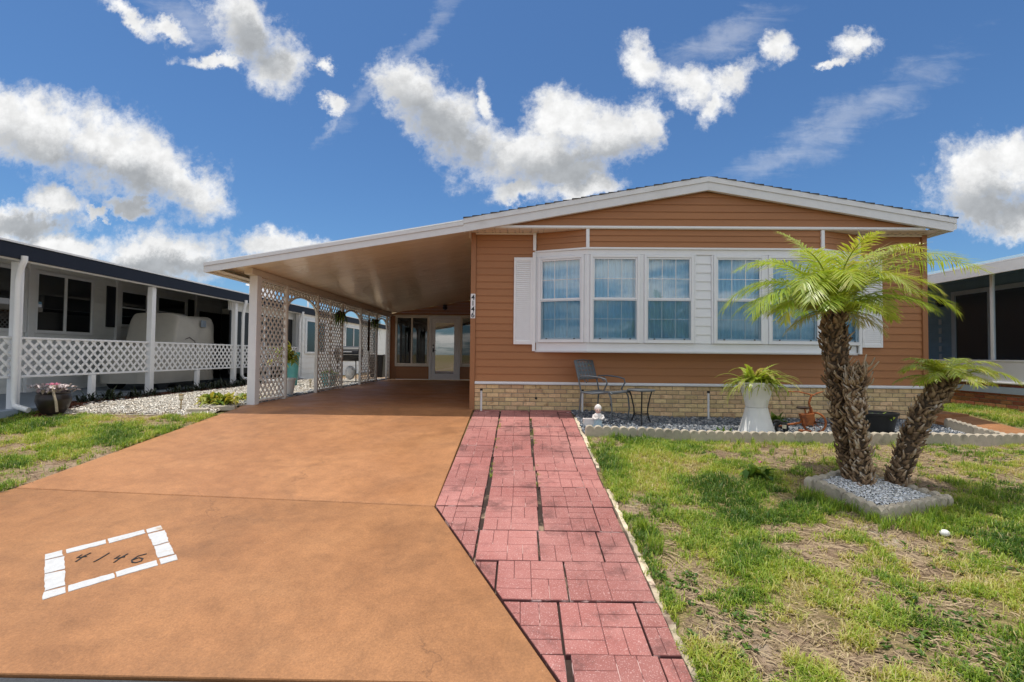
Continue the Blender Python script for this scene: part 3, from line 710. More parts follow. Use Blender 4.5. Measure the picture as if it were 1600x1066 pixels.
# rake fascia: a lower board and a proud drip band per side
def rake(name, x0, z0, x1, z1, lo, hi, y0, y1, mt, parent):
    return MB().prism([(x0, z0+lo), (x1, z1+lo), (x1, z1+hi), (x0, z0+hi)], y0, y1, 'y').build(name, mt, parent)
rake('fascia_board', -0.925, zl(-0.925), 2.969, 3.555, 0, 0.130, 7.862, 7.93, fasc, H)
rake('fascia_board', 2.971, 3.555, 6.80, zl(6.80), 0, 0.130, 7.862, 7.93, fasc, H)
rake('drip_band', -0.925, zl(-0.925), 2.969, 3.555, 0.132, 0.212, 7.848, 7.93, fasc, H)
rake('drip_band', 2.971, 3.555, 6.84, zl(6.84), 0.132, 0.212, 7.848, 7.93, fasc, H)
# roof: shingle courses stepping up both slopes
def course(x0, x1, z0, z1):
    return MB().prism([(x0, z0), (x1, z1-0.012), (x1, z1), (x0, z0+0.022)], 7.835, 20.1, 'y')
n = 27
for side in (0, 1):
    mb = MB()
    for i in range(n):
        xa, xb = (-0.93+i*3.9/n, -0.93+(i+1)*3.9/n+0.02) if side == 0 else (6.86-i*3.89/n, 6.86-(i+1)*3.89/n-0.02)
        xa2, xb2 = xa, xb
        mb.prism([(xa, zl(xa)+0.213), (xb, zl(xb)+0.213), (xb, zl(xb)+0.216), (xa, zl(xa)+0.236)], 7.838+0.006*(i % 3), 20.1, 'y')
    mb.build('roof', shingle, H)
# right eave closing and gutter
MB().prism([(6.69, 2.935), (6.80, 2.92), (6.80, 3.03), (6.69, 3.03)], 7.94, 20, 'y').build('eave_box', fasc, H)
MB().prism([(6.802, 2.93), (6.88, 2.96), (6.89, 3.04), (6.802, 3.05)], 7.90, 20, 'y').build('gutter', white, H)

# ---- bay window
Lf, Rf, LW, RW, YF, YW = 1.07, 4.81, 0.24, 5.56, 7.955, 8.262
mb = MB(); mb.prism([(LW, YW), (Lf, YF), (Rf, YF), (RW, YW)], 0.955, 0.965); mb.build('bay_floor', white, H)
mb = MB(); mb.prism([(LW+.02, YW), (Lf, YF+.012), (Rf, YF+.012), (RW-.02, YW)], 0.966, 1.108); mb.prism([(LW-.01, YW), (Lf-.008, YF-.012), (Rf+.008, YF-.012), (RW+.01, YW)], 0.968, 0.992); mb.build('bay_sill_panel', whitevinyl, H)
mb = MB(); mb.prism([(LW+.0, YW), (Lf-.003, YF-.004), (Rf+.003, YF-.004), (RW-.0, YW)], 2.535, 2.615); mb.prism([(LW-.02, YW), (Lf-.01, YF-.028), (Rf+.01, YF-.028), (RW+.02, YW)], 2.617, 2.645); mb.build('bay_header', white, H)
ang = math.atan2(YF-YW, Lf-LW)   # direction of the left cheek
Wc = math.hypot(YF-YW, Lf-LW)
ML = Matrix.Translation((LW, YW, 0)) @ Matrix.Rotation(ang, 4, 'Z')
MR = Matrix.Translation((Rf, YF, 0)) @ Matrix.Rotation(-ang, 4, 'Z')
MF = Matrix.Translation((Lf, YF, 0))
for Mx, w in ((ML, Wc), (MF, Rf-Lf), (MR, Wc)):
    mb = MB(Mx); mb.box(0, w, 0.014, 0.02, 2.648, 2.94); mb.build('bay_backing', sidingdark, H)
    for i in range(3):
        lap(MB(Mx), 0.02, w-0.02, 0.02, w-0.02, 2.648+i*0.0975, 2.648+(i+1)*0.0975-.001, 0.013, 0.013).build('siding_board', siding, H)
for (x, y_) in ((LW-.015, YW-.02), (Lf, YF), (Rf, YF), (RW+.015, YW-.02)):
    mb = MB(); mb.cbox(x-.026, x+.026, y_-.024, y_+.024, 2.646, 2.941); mb.build('bay_post', white, H)
for (x, y_) in ((LW-.02, YW-.02), (RW+.02, YW-.02)):
    mb = MB(); mb.cbox(x-.026, x+.026, y_-.024, y_+.024, 0.968, 2.616); mb.build('bay_post', white, H)
# windows
curt_rnd = random.Random(3)
def window(Mx, x0, w, z0=1.112, z1=2.53, cols=3):
    """double-hung window in its own frame: x along the wall, -y outwards"""
    M2 = Mx @ Matrix.Translation((x0, 0, 0)); f = 0.045
    fr = MB(M2)
    fr.cbox(0, f, -0.022, 0.05, z0, z1); fr.cbox(w-f, w, -0.022, 0.05, z0, z1)
    fr.cbox(f+.0005, w-f-.0005, -0.022, 0.05, z0, z0+f); fr.cbox(f+.0005, w-f-.0005, -0.022, 0.05, z1-f, z1)
    wo = fr.build('window', whitevinyl, H)
    zm = z0+(z1-z0)*0.5
    def sub(name, mbx, mt, smooth=False):
        o = mbx.build(name, mt, wo, smooth); return o
    s = 0.028
    for (a, b, yo) in ((zm-.018, z1-f, 0.0), (z0+f, zm+.018, 0.022)):
        q = MB(M2); g = .0008
        q.cbox(f+g, f+s, -0.012+yo, 0.018+yo, a+g, b-g); q.cbox(w-f-s, w-f-g, -0.012+yo, 0.018+yo, a+g, b-g)
        q.cbox(f+s+g, w-f-s-g, -0.012+yo, 0.018+yo, a+g, a+s+.008); q.cbox(f+s+g, w-f-s-g, -0.012+yo, 0.018+yo, b-s, b-g)
        sub('sash', q, whitevinyl)
        q = MB(M2); q.add([(f+s, .006+yo, a+s), (w-f-s, .006+yo, a+s), (w-f-s, .006+yo, b-s), (f+s, .006+yo, b-s)], [(0,1,2,3)]); sub('pane', q, pane_m)
        mu = MB(M2); xa, xb = f+s, w-f-s
        for c_ in range(1, cols): xx = xa+(xb-xa)*c_/cols; mu.box(xx-.005, xx+.005, -.004+yo, .003+yo, a+s, b-s)
        zz_ = (a+b)/2; mu.box(xa, xb, -.0045+yo, .0035+yo, zz_-.005, zz_+.005); sub('muntin', mu, whitevinyl)
    q = MB(M2); q.add([(f+.004, -.016, z0+f), (w-f-.004, -.016, z0+f), (w-f-.004, -.016, zm-.02), (f+.004, -.016, zm-.02)], [(0,1,2,3)]); sub('insect_screen', q, screen_m)
    q = MB(M2); g = .012
    q.box(f+.001, f+g, -.021, -.0135, z0+f, zm-.02); q.box(w-f-g, w-f-.001, -.021, -.0135, z0+f, zm-.02); q.box(f+g, w-f-g, -.021, -.0135, z0+f+.001, z0+f+g); q.box(f+g, w-f-g, -.021, -.0135, zm-.032, zm-.02)
    sub('screen_frame', q, fasc)
    q = MB(M2)
    for xx in (w*.2, w*.8): q.box(xx-.012, xx+.012, -.026, -.0215, z0+f+.012, z0+f+.030)
    sub('screen_clip', q, black)
    # sheer curtain, hanging folds
    n = 56; rows = []
    ph = curt_rnd.random()*6
    for j in range(3):
        z = (z0+.03, (z0+z1)/2, z1-.02)[j]
        rows.append([M2 @ Vector((0.01+(w-.02)*i/n, 0.085+0.016*math.sin(i*1.35+ph)+0.007*math.sin(i*0.43+ph*2), z)) for i in range(n+1)])
    q = MB(); q.loft(rows, cap=False, closed=False); sub('curtain', q, curtain_m, True)
    return wo
WX = [(0.040, 0.80), (0.905, 0.795), (2.010, 0.80), (2.880, 0.815)]
for x0, w in WX: window(MF, x0, w)
window(ML, 0.055, 0.775); window(MR, 0.055, 0.775)
# white lap panel between the pairs and narrow mullion covers
mb = MB(MF); mb.cbox(1.702, 2.008, 0.016, 0.05, 1.11, 2.533); mb.build('mullion_panel', whitevinyl, H)
n = 10
for i in range(n):
    z0_ = 1.112+i*1.42/n; lap(MB(MF), 1.735, 1.975, 1.735, 1.975, z0_, z0_+1.42/n-.001, 0.0155, 0.014).build('vinyl_board', whitevinyl, H)
mb = MB(MF); mb.cbox(1.703, 1.733, -.012, 0.015, 1.112, 2.532); mb.cbox(1.977, 2.007, -.012, 0.015, 1.112, 2.532); mb.build('mullion_trim', whitevinyl, H)
for Mx, a, b in ((MF, -0.02, 0.038), (MF, 0.842, 0.903), (MF, 2.812, 2.878), (MF, 3.697, 3.755), (ML, 0.0, 0.053), (ML, 0.832, Wc), (MR, 0.0, 0.053), (MR, 0.832, Wc)):
    mb = MB(Mx); mb.cbox(a, b, -0.004, 0.05, 1.11, 2.533); mb.build('mullion_cover', whitevinyl, H)
# louvred shutters
for x0, x1 in ((-0.115, 0.195), (5.615, 5.945)):
    mb = MB(); y0, y1 = 8.222, 8.25; fw = 0.035
    mb.cbox(x0, x0+fw, y0, y1, 1.08, 2.53); mb.cbox(x1-fw, x1, y0, y1, 1.08, 2.53)
    mb.cbox(x0+fw, x1-fw, y0, y1, 1.08, 1.08+.06); mb.cbox(x0+fw, x1-fw, y0, y1, 2.47, 2.53)
    mb.box(x0+.01, x1-.01, 8.244, 8.252, 1.09, 2.52)
    sh = mb.build('shutter', white, H)
    q = MB()
    k = 0
    while 1.14+k*0.0335 < 2.455:
        z = 1.14+k*0.0335
        q.add([(x0+fw, y0+.004, z), (x1-fw, y0+.004, z), (x1-fw, y0+.018, z+.034), (x0+fw, y0+.018, z+.034), (x0+fw, y0+.020, z), (x1-fw, y0+.020, z)], [(0,1,2,3), (4,5,1,0)]); k += 1
    q.build('louvre_slats', white, sh)['kind'] = 'stuff'
# corner number plate
mb = MB(); mb.cbox(-0.832, -0.755, 8.222, 8.230, 1.505, 1.915, c=0.003); pl_ = mb.build('number_plate', white, H)
for i, ch in enumerate('4146'):
    me = text_mesh(ch, 0.118, 0.0015, black)
    o = piece('digit', me, pl_, (-0.7935, 8.2195, 1.815-i*0.0975), (math.pi/2, 0, 0))
    o.matrix_parent_inverse = Matrix(); o.location = (-0.7935-2.9, 8.2195-8.25, 1.815-i*0.0975)

# ---- rear porch wall under the carport roof
YR = 17.6
for (x0, x1, z0, z1) in ((-4.42, -3.16, 0.02, 0.455), (-2.20, -0.80, 0.02, 0.455)):
    n = 4
    for i in range(n): lap(MB(), x0, x1, x0, x1, z0+i*(z1-z0)/n, z0+(i+1)*(z1-z0)/n-.001, YR).build('porch_board', siding, H)
n = 7
for i in range(n):
    z0 = 2.27+i*0.112; xa = -0.80-(2.985-z0)/0.172; xb = -0.80-(2.985-z0-.112)/0.172
    lap(MB(), max(-4.75, xa-.1), -0.78, max(-4.75, xb-.1), -0.78, z0, z0+.111, YR).build('porch_board', siding, H)
hbox('porch_wall', sidingdark, -4.70, -0.78, YR+.006, YR+.05, 0.0, 2.27)
def pframe(x0, x1, z0, z1, f=0.07, name='porch_window', mull=None):
    mb = MB(); y0 = YR-.045; y1 = YR+.004
    mb.cbox(x0, x0+f, y0, y1, z0, z1); mb.cbox(x1-f, x1, y0, y1, z0, z1); mb.cbox(x0+f, x1-f, y0, y1, z1-f, z1); mb.cbox(x0+f, x1-f, y0, y1, z0, z0+f*1.6)
    if mull: mb.cbox(mull-.03, mull+.03, y0+.01, y1, z0+f*1.6, z1-f)
    o = mb.build(name, cream, H)
    if name == 'porch_window':
        xs_ = [x0+f]+([mull] if mull else [])+[x1-f]
        for a, b in zip(xs_[:-1], xs_[1:]):
            q = MB(); q.add([(a, YR-.012, z0+f), (b, YR-.012, z0+f), (b, YR-.012, z1-f), (a, YR-.012, z1-f)], [(0,1,2,3)]); q.build('pane', darkpane, o)
        q = MB(); nn = 40
        rr = [[(x0+f+(x1-x0-2*f)*i/nn, YR-.002+0.002*(i % 2), zz_) for i in range(nn+1)] for zz_ in (z0+f, z1-f)]
        q.loft(rr, cap=False, closed=False); q.build('blind', pmat('blind_grey', (0.13, 0.14, 0.13), 0.8) if 'blind_grey' not in MATS else MATS['blind_grey'], o)
    return o
pframe(-4.45, -3.24, 0.465, 2.26, mull=-3.86)
pframe(-2.13, -0.80, 0.465, 2.26, mull=-1.45)
MB().cbox(-4.62, -0.80, YR-.03, YR+.002, 2.262, 2.30).build('porch_trim', cream, H)
MB().cbox(-4.42, -0.80, YR-.03, YR+.002, 0.0, 0.02).build('porch_base_trim', white, H)
mb = MB(); y0 = YR-.05
mb.cbox(-3.238, -3.15, y0, YR+.003, 0.0, 2.26); mb.cbox(-2.222, -2.132, y0, YR+.003, 0.0, 2.26); mb.cbox(-3.15, -2.222, y0, YR+.003, 2.17, 2.26)
mb.build('door_frame', white, H)
mb = MB(); y0 = YR-.035
mb.cbox(-3.146, -3.02, y0, YR-.002, 0.02, 2.165); mb.cbox(-2.352, -2.226, y0, YR-.002, 0.02, 2.165); mb.cbox(-3.02, -2.352, y0, YR-.002, 2.02, 2.165); mb.cbox(-3.02, -2.352, y0, YR-.002, 0.02, 0.22)
door = mb.build('door', white, H)
q = MB(); q.add([(-3.02, YR-.02, .22), (-2.352, YR-.02, .22), (-2.352, YR-.02, 2.02), (-3.02, YR-.02, 2.02)], [(0,1,2,3)]); q.build('pane', doorpane, door)
q = MB(); q.cbox(-3.11, -3.07, YR-.05, YR-.034, .97, 1.12); q.tube([(-3.09, YR-.05, 1.05), (-3.09, YR-.10, 1.05), (-3.00, YR-.10, 1.04)], .012); q.tube([(-3.09, YR-.06, 1.22), (-3.09, YR-.034, 1.22)], .025, 12); q.build('handle', black, door)
lt = MB(); lt.lathe([(0.0, 0.0), (.07, .0), (.085, -.03), (.05, -.07)], (-2.68, YR-.09, 2.66), 12); lt.ball((-2.68, YR-.09, 2.55), (.085, .085, .075), 12, 7); lt.tube([(-2.68, YR-.015, 2.62), (-2.68, YR-.09, 2.64)], .02); lt.build('porch_light', black, H)

# ------------------------------------------------------------------ carport
cp = thing('carport', 'open carport with cream panelled ceiling and white lattice side, joined to the brown home', 'carport', (-2.8, 8.6, 0))
def zc(x): return 3.005-(-0.80-x)*0.172        # underside of the pans
k = 0; y = 7.885
while y < 17.55:
    w = 0.300
    x0, x1 = -5.02, -0.815
    mb = MB(); g = 0.004
    mb.add([(x0, y+g, zc(x0)), (x1, y+g, zc(x1)), (x1, y+w-g, zc(x1)), (x0, y+w-g, zc(x0)), (x0, y+g, zc(x0)+.06), (x1, y+g, zc(x1)+.06), (x1, y+w-g, zc(x1)+.06), (x0, y+w-g, zc(x0)+.06)],
           [(0,3,2,1), (4,5,6,7), (0,1,5,4), (1,2,6,5), (2,3,7,6), (3,0,4,7)])
    mb.build('roof_panel', pan, cp); y += w+.001
mb = MB(); mb.add([(-5.05, 7.88, zc(-5.05)+.066), (-0.93, 7.88, zc(-.93)+.066), (-0.93, 17.7, zc(-.93)+.066), (-5.05, 17.7, zc(-5.05)+.066), (-5.05, 7.88, zc(-5.05)+.085), (-0.93, 7.88, zc(-.93)+.085), (-0.93, 17.7, zc(-.93)+.085), (-5.05, 17.7, zc(-5.05)+.085)], [(0,3,2,1), (4,5,6,7), (0,1,5,4), (1,2,6,5), (2,3,7,6), (3,0,4,7)])
mb.build('roof_skin', white, cp)
xa, xb = -5.095, -0.926
za, zb = 2.180, zl(-0.926)
MB().prism([(xa, za), (xb, zb), (xb, zb+0.105), (xa, za+0.100)], 7.862, 7.883, 'y').build('fascia_board', fasc, cp)
MB().prism([(xa-.01, za+.102), (xb, zb+0.107), (xb, zb+0.165), (xa-.01, za+.155)], 7.848, 7.883, 'y').build('drip_band', fasc, cp)
MB().prism([(-5.12, 2.19), (-5.03, 2.19), (-5.03, 2.335), (-5.12, 2.335)], 7.884, 17.7, 'y').build('eave_gutter', cream, cp)
MB().cbox(-5.028, -4.86, 7.884, 17.6, 2.215, 2.225).build('eave_soffit', cream, cp)
MB().cbox(-4.72, -4.58, 8.35, 17.58, 2.24, 2.345).build('beam', cream, cp)
MB().cbox(-0.87, -0.838, 8.26, 17.55, 2.86, 2.985).build('wall_ledger', cream, cp)
LX = -4.65
def lat_strips(inside, y0, y1, z0, z1, pitch=0.106, w=0.035):
    """diagonal lath runs kept where inside(y, z); returns two lists of segments"""
    out = []
    for sgn in (1, -1):
        L = []; c0, c1 = (z0-y1, z1-y0) if sgn == 1 else (z0+y0, z1+y1)
        c = math.floor(c0/(pitch*1.414))*pitch*1.414
        while c < c1:
            ys_ = np.arange(y0, y1+.001, .006); zs_ = ys_*sgn+c
            ok = inside(ys_, zs_) & (zs_ > z0) & (zs_ < z1)
            st = None
            for i, o_ in enumerate(list(ok)+[False]):
                if o_ and st is None: st = i
                if not o_ and st is not None:
                    if i-st > 4: L.append((ys_[st], zs_[st], ys_[i-1], zs_[i-1]))
                    st = None
            c += pitch*1.414
        out.append(L)
    return out
def strip_box(mb, X, seg, layer, w=0.035, t=0.006):
    ya, za_, yb, zb_ = seg; d = Vector((yb-ya, zb_-za_)).normalized(); n_ = Vector((-d.y, d.x))*w/2
    x0 = X+(0.0005 if layer else -t-.0005); x1 = x0+t
    p = [(ya+n_.x, za_+n_.y), (yb+n_.x, zb_+n_.y), (yb-n_.x, zb_-n_.y), (ya-n_.x, za_-n_.y)]
    return mb.prism(p, x0, x1, 'x')
def lattice(parent, X, inside, y0, y1, z0, z1, mt, single=False, pitch=0.106, w=0.035, frame=None):
    A = lat_strips(inside, y0, y1, z0, z1, pitch, w); fr = frame or MB()
    if single:
        o = fr.build('lattice_panel', mt, parent)
        for ly in (0, 1):
            for sg in A[ly]: strip_box(MB(), X, sg, ly, w).build('lattice_strip', mt, o)
    else:
        for ly in (0, 1):
            for sg in A[ly]: strip_box(fr, X, sg, ly, w)
        fr.build('lattice_panel', mt, parent)
allin = lambda y, z: np.ones_like(y, bool)
latm = pmat('lattice_cream', (0.82, 0.79, 0.73), 0.5, var=0.05)
for i, (a, b) in enumerate(((8.67, 9.74), (11.26, 12.83), (14.36, 15.95), (17.2, 17.58))):
    f = MB(); t = 0.022
    f.cbox(LX-t, LX+t, a, a+.045, 0.03, 2.24); f.cbox(LX-t, LX+t, b-.045, b, 0.03, 2.24)
    f.cbox(LX-t, LX+t, a+.0455, b-.0455, 0.03, 0.065); f.cbox(LX-t, LX+t, a+.0455, b-.0455, 2.19, 2.238)
    if b-a > 1.2: f.cbox(LX-t, LX+t, (a+b)/2-.02, (a+b)/2+.02, 0.066, 2.189)
    lattice(cp, LX, allin, a+.045, b-.045, 0.065, 2.20, latm, single=(i == 0), frame=f)
for (a, b) in ((9.745, 11.255), (12.835, 14.355), (15.955, 17.195)):
    cy, ry, zs, rz_ = (a+b)/2, (b-a)/2-.03, 1.72, 0.34
    ins = lambda y, z, cy=cy, ry=ry, zs=zs, rz_=rz_: ((np.abs((y-cy)/ry)**2 + np.clip((z-zs)/rz_, 0, 9)**2) > 1.0) & (z > zs-.02)
    f = MB(); t = 0.02
    pts = [(LX, cy+ry*math.cos(th), zs+rz_*math.sin(th)) for th in np.linspace(math.pi, 0, 25)]
    for p, q in zip(pts[:-1], pts[1:]):
        f.add([(LX-t, p[1], p[2]), (LX-t, q[1], q[2]), (LX-t, q[1], q[2]+.035), (LX-t, p[1], p[2]+.035), (LX+t, p[1], p[2]), (LX+t, q[1], q[2]), (LX+t, q[1], q[2]+.035), (LX+t, p[1], p[2]+.035)],
              [(0,1,2,3), (4,7,6,5), (0,4,5,1), (3,2,6,7)])
    f.cbox(LX-t, LX+t, a+.001, b-.001, 2.19, 2.238)
    A = lat_strips(ins, a+.01, b-.01, 1.70, 2.20)
    for ly in (0, 1):
        for sg in A[ly]: strip_box(f, LX, sg, ly)
    f.build('lattice_arch', latm, cp)
MB().cbox(-4.72, -4.58, 8.52, 8.665, -0.02, 2.239).build('post', white, cp)
for yy in (9.742, 11.257, 12.832, 14.358, 15.952, 17.198):
    MB().cbox(LX-.035, LX+.035, yy-.03, yy+.03, -0.01, 2.2395).build('post', latm, cp)
# ------------------------------------------------------------------ left neighbour
nb = thing('neighbouring_house', 'white single-storey house with navy fascia and lattice railing left of the driveway', 'house', (-9.5, 12, 0))
FX = -7.62
MB().cbox(FX-.03, FX, 5.2, 29, 2.285, 2.515).build('fascia_board', navy, nb)
mb = MB(); mb.prism([(FX+.02, 2.5155), (FX+.02, 2.545), (-14.0, 3.50), (-14.0, 3.46)], 5.15, 29.05, 'y'); mb.prism([(-14.0, 3.46), (-14.0, 3.50), (-20, 2.6), (-20, 2.57)], 5.15, 29.05, 'y'); mb.build('roof', white, nb)
MB().prism([(FX-.031, 2.44), (FX-.031, 2.455), (-10.66, 2.90), (-10.66, 2.885)], 5.3, 28.9, 'y').build('porch_ceiling', nwall, nb)
MB().cbox(FX-.13, FX-.032, 5.2, 28.9, 2.27, 2.44).build('beam', white, nb)
MB().box(-14.5, -10.66, 5.3, 29, -0.1, 3.0).build('wall_core', nwall, nb)
mb = MB(); mb.box(-10.645, -7.60, 4.8, 17.4, -0.75, -0.004); o = mb.build('concrete_slab', slabgrey, nb)
# lap boards of the porch wall (facing +X): built facing -Y, then turned
MX = Matrix.Translation((-10.655, 0, 0)) @ Matrix.Rotation(math.pi/2, 4, 'Z')
n = 15
for i in range(n):
    z0 = -0.05+i*0.196
    lap(MB(MX), 5.4, 17.4, 5.4, 17.4, z0, z0+.195, 0, 0.018).build('siding_board', nwall, nb)
def nwin(X, y0, y1, z0, z1, mulls=(), f=0.07, bar=None, mt=None):
    mb = MB()
    mb.cbox(X, X+.05, y0, y0+f, z0, z1); mb.cbox(X, X+.05, y1-f, y1, z0, z1); mb.cbox(X, X+.05, y0+f, y1-f, z0, z0+f); mb.cbox(X, X+.05, y0+f, y1-f, z1-f, z1)
    for mu in mulls: mb.cbox(X+.005, X+.045, mu-.03, mu+.03, z0+f, z1-f)
    o = mb.build('window', whitevinyl, nb)
    ys_ = [y0+f]+[m_+s_*.03 for m_ in mulls for s_ in (-1, 1)]+[y1-f]
    for a, b in zip(ys_[::2], ys_[1::2]):
        zs_ = [z0+f]+([bar-.02, bar+.02] if bar else [])+[z1-f]
        for c, d in zip(zs_[::2], zs_[1::2]):
            q = MB(); q.add([(X+.02, a, c), (X+.02, b, c), (X+.02, b, d), (X+.02, a, d)], [(0,1,2,3)]); q.build('pane', mt or darkpane, o)
        if bar:
            q = MB(); q.cbox(X+.01, X+.045, a, b, bar-.02, bar+.02); q.build('meeting_rail', whitevinyl, o)
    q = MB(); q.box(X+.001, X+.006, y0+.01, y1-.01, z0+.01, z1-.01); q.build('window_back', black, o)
    return o
WXN = -10.638
nwin(WXN, 8.9, 10.45, 1.28, 2.66, (9.65,))
nwin(WXN, 10.62, 12.12, 1.28, 2.66, (11.36,))
nwin(WXN, 12.92, 13.92, 1.55, 2.55, bar=2.07)
nwin(WXN, 14.25, 15.55, 1.55, 2.55, bar=2.07)
for a, b in ((12.52, 12.80), (15.65, 15.92)):
    mb = MB(); mb.cbox(WXN, WXN+.03, a, b, 1.52, 2.58); mb.build('shutter', darkshut, nb)
mb = MB(); mb.cbox(WXN, WXN+.03, 16.15, 17.38, 0.0, 2.25); mb.build('screen_door', black, nb)
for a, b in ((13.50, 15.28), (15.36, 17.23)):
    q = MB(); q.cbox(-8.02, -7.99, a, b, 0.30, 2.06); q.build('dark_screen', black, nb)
MB().cbox(-8.05, -7.98, 13.48, 17.40, 2.065, 2.43).build('screen_header', nwall, nb)
MB().cbox(-8.04, -7.97, 15.285, 15.355, 0.0, 2.064).build('screen_post', white, nb)
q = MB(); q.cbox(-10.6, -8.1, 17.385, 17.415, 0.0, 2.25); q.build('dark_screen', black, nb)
for yy in (10.53, 12.86, 16.05):
    mb = MB(); mb.cbox(WXN+.001, WXN+.075, yy-.07, yy+.07, -0.054, 2.80); mb.build('pilaster', white, nb)
# posts, half posts, railing lattice
NX = -7.82
for yy in (7.55, 10.36, 13.42, 17.3):
    mb = MB(); mb.cbox(NX-.055, NX+.055, yy-.055, yy+.055, -0.12, 2.269); mb.build('post', white, nb)
for yy in (8.95, 11.9, 15.3):
    mb = MB(); mb.cbox(NX-.04, NX+.04, yy-.045, yy+.045, -0.12, 0.465); mb.build('half_post', white, nb)
for i, (a, b) in enumerate(((5.0, 7.49), (7.61, 10.30), (10.42, 13.36), (13.48, 17.24))):
    f = MB(); t = 0.018
    f.cbox(NX-t, NX+t, a, b, 0.468, 0.505); f.cbox(NX-t, NX+t, a, b, 1.075, 1.11)
    lattice(nb, NX, allin, a+.002, b-.002, 0.50, 1.08, white, single=(i in (1, 2)), pitch=0.122, w=0.042, frame=f)
# downspouts
def spout(yy, x0=FX+.02):
    mb = MB(); w = .042
    p = [(FX+.03, yy, 2.34), (FX+.03, yy, 2.27), (FX-.02, yy+.01, 2.18), (NX+.14, yy+.02, 2.08), (NX+.12, yy+.02, 1.95), (NX+.12, yy+.02, 0.16), (NX+.14, yy+.02, 0.05), (NX+.36, yy+.02, -0.01)]
    mb.tube(p, w, 10); mb.build('downspout', white, nb, True)
spout(7.42); spout(17.15)
mb = MB(); mb.tube([(FX+.03, 13.55, 2.34), (FX+.03, 13.55, 2.27), (FX-.03, 13.6, 2.15), (NX+.13, 13.62, 2.02), (NX+.12, 13.62, 1.9), (NX+.12, 13.62, 0.28), (NX+.16, 13.66, 0.18), (NX+.75, 14.3, 0.08)], .042, 10); mb.build('downspout', white, nb, True)
# closed-in room further back
EX = -7.72
MB().box(-10.6, EX, 17.42, 29, -0.1, 2.44).build('room_core', nwall, nb)
MX2 = Matrix.Translation((EX-.001, 0, 0)) @ Matrix.Rotation(math.pi/2, 4, 'Z')
for i in range(12):
    z0 = -0.05+i*0.2; lap(MB(MX2), 17.42, 29, 17.42, 29, z0, z0+.199, 0, .016).build('siding_board', nwall, nb)
nwin(EX+.016, 17.62, 19.4, 0.88, 2.12, (18.5,)); nwin(EX+.016, 21.6, 23.8, 0.88, 2.12, (22.7,)); nwin(EX+.016, 25.6, 26.6, 0.88, 2.12)
# roof cowls
mb = MB(); mb.cbox(-9.55, -8.95, 17.2, 17.9, 2.6, 3.24, c=.03); mb.cbox(-9.62, -8.88, 17.1, 18.0, 3.245, 3.30, c=.02); mb.build('roof_vent', fasc, nb)
mb = MB(); mb.tube([(-9.3, 21.5, 2.7), (-9.3, 21.5, 3.34)], .04); mb.lathe([(.30, 0), (.28, .05), (.05, .10)], (-9.3, 21.5, 3.34), 14); mb.build('roof_cowl', fasc, nb)

# covered vehicle under the neighbour's porch roof
veh = thing('covered_vehicle', 'small vehicle under a pale fitted cloth cover in the porch behind the lattice railing', 'vehicle', (-9.1, 12.6, -0.004))
ys_ = np.linspace(11.25, 13.66, 56); rings = []
for yv in ys_:
    t = (yv-11.25)/2.41
    hood = 1.02+.16*t
    top = hood+(1.86-hood)*float(sstep(0.30, 0.40, t)) + 0.03*math.sin(t*7) - .10*float(sstep(.92, 1, t))
    endf = float(sstep(-0.05, 0.05, t)*(1-0.08*sstep(.94, 1, t)))
    ring = []
    for i in range(44):
        th = -0.12*math.pi + i/43*1.24*math.pi
        c_, s_ = math.cos(th), math.sin(th); e = 0.22
        x = 0.64*endf*math.copysign(abs(c_)**e, c_); z = s_**e if s_ > 0 else s_
        zz_ = 0.30+(top-0.30)*z if s_ > 0 else 0.30+s_*0.4
        fold = 0.030*math.sin(yv*9+zz_*5)*max(0, math.sin(zz_*4+yv*3))+0.07*(vnoise(yv*3.5, zz_*4+i*.05, 5)-.5)
        ring.append((-9.1+x*(1+fold), yv+fold*.5, zz_*(1+fold*.2)))
    rings.append(ring)
mb = MB(); mb.loft(rings, cap=True, closed=False); mb.add([p for p in rings[-1]], [tuple(range(44))]); mb.add([p for p in rings[0]], [tuple(range(44))[::-1]])
mb.build('cloth_cover', tarp, veh, True)
for yv in (11.7, 13.2):
    for sx in (-.52, .52):
        q = MB(); q.tube([(-9.1+sx-.08, yv, .22), (-9.1+sx+.08, yv, .22)], .22, 20); q.build('wheel', black, veh)
mb = MB(); mb.tube([(-8.44, 12.35, 1.22), (-8.43, 12.5, 1.27), (-8.44, 12.72, 1.18), (-8.45, 12.8, 1.0), (-8.45, 12.72, .8)], .007, 5); mb.build('tie_cord', wood, veh)
mb = MB(); mb.cbox(-8.45, -8.425, 12.95, 13.15, 1.56, 1.74); mb.build('window_flap', slabgrey, veh)

# ------------------------------------------------------------------ right neighbour
rn = thing('screened_house', 'slate-blue neighbour house with screened porch above a red brick base, far right', 'house', (9.6, 9, 0))
SX = 8.62
MB().box(SX+.02, SX+.2, 5.0, 16, -0.9, 0.475).build('mortar_bed', mortar, rn)
rme = []
for k in range(3):
    mb = MB(); mb.cbox(-.012, 0.0, -bl/2, bl/2, 0, bh, c=.004); rme.append(mb.mesh('brick', redbrick))
k = 0
for r_ in range(8):
    z = 0.47-(r_+1)*0.0705; y = 6.1+(0.1 if r_ % 2 else 0)
    while y < 12.4:
        piece('brick', rme[k % 3], rn, (SX+.021+rnd.uniform(-.002, .002), y, z)); k += 1; y += bl+.009
print('red bricks', k)
MB().cbox(SX-.03, SX+.22, 5.0, 16, 0.478, 0.505).build('ledge', white, rn)
MB().cbox(SX, SX+.06, 5.0, 16, 0.506, 0.868).build('kick_panel', whitevinyl, rn)
MB().cbox(SX-.012, SX+.075, 5.0, 16, 0.870, 0.90).build('sill', white, rn)
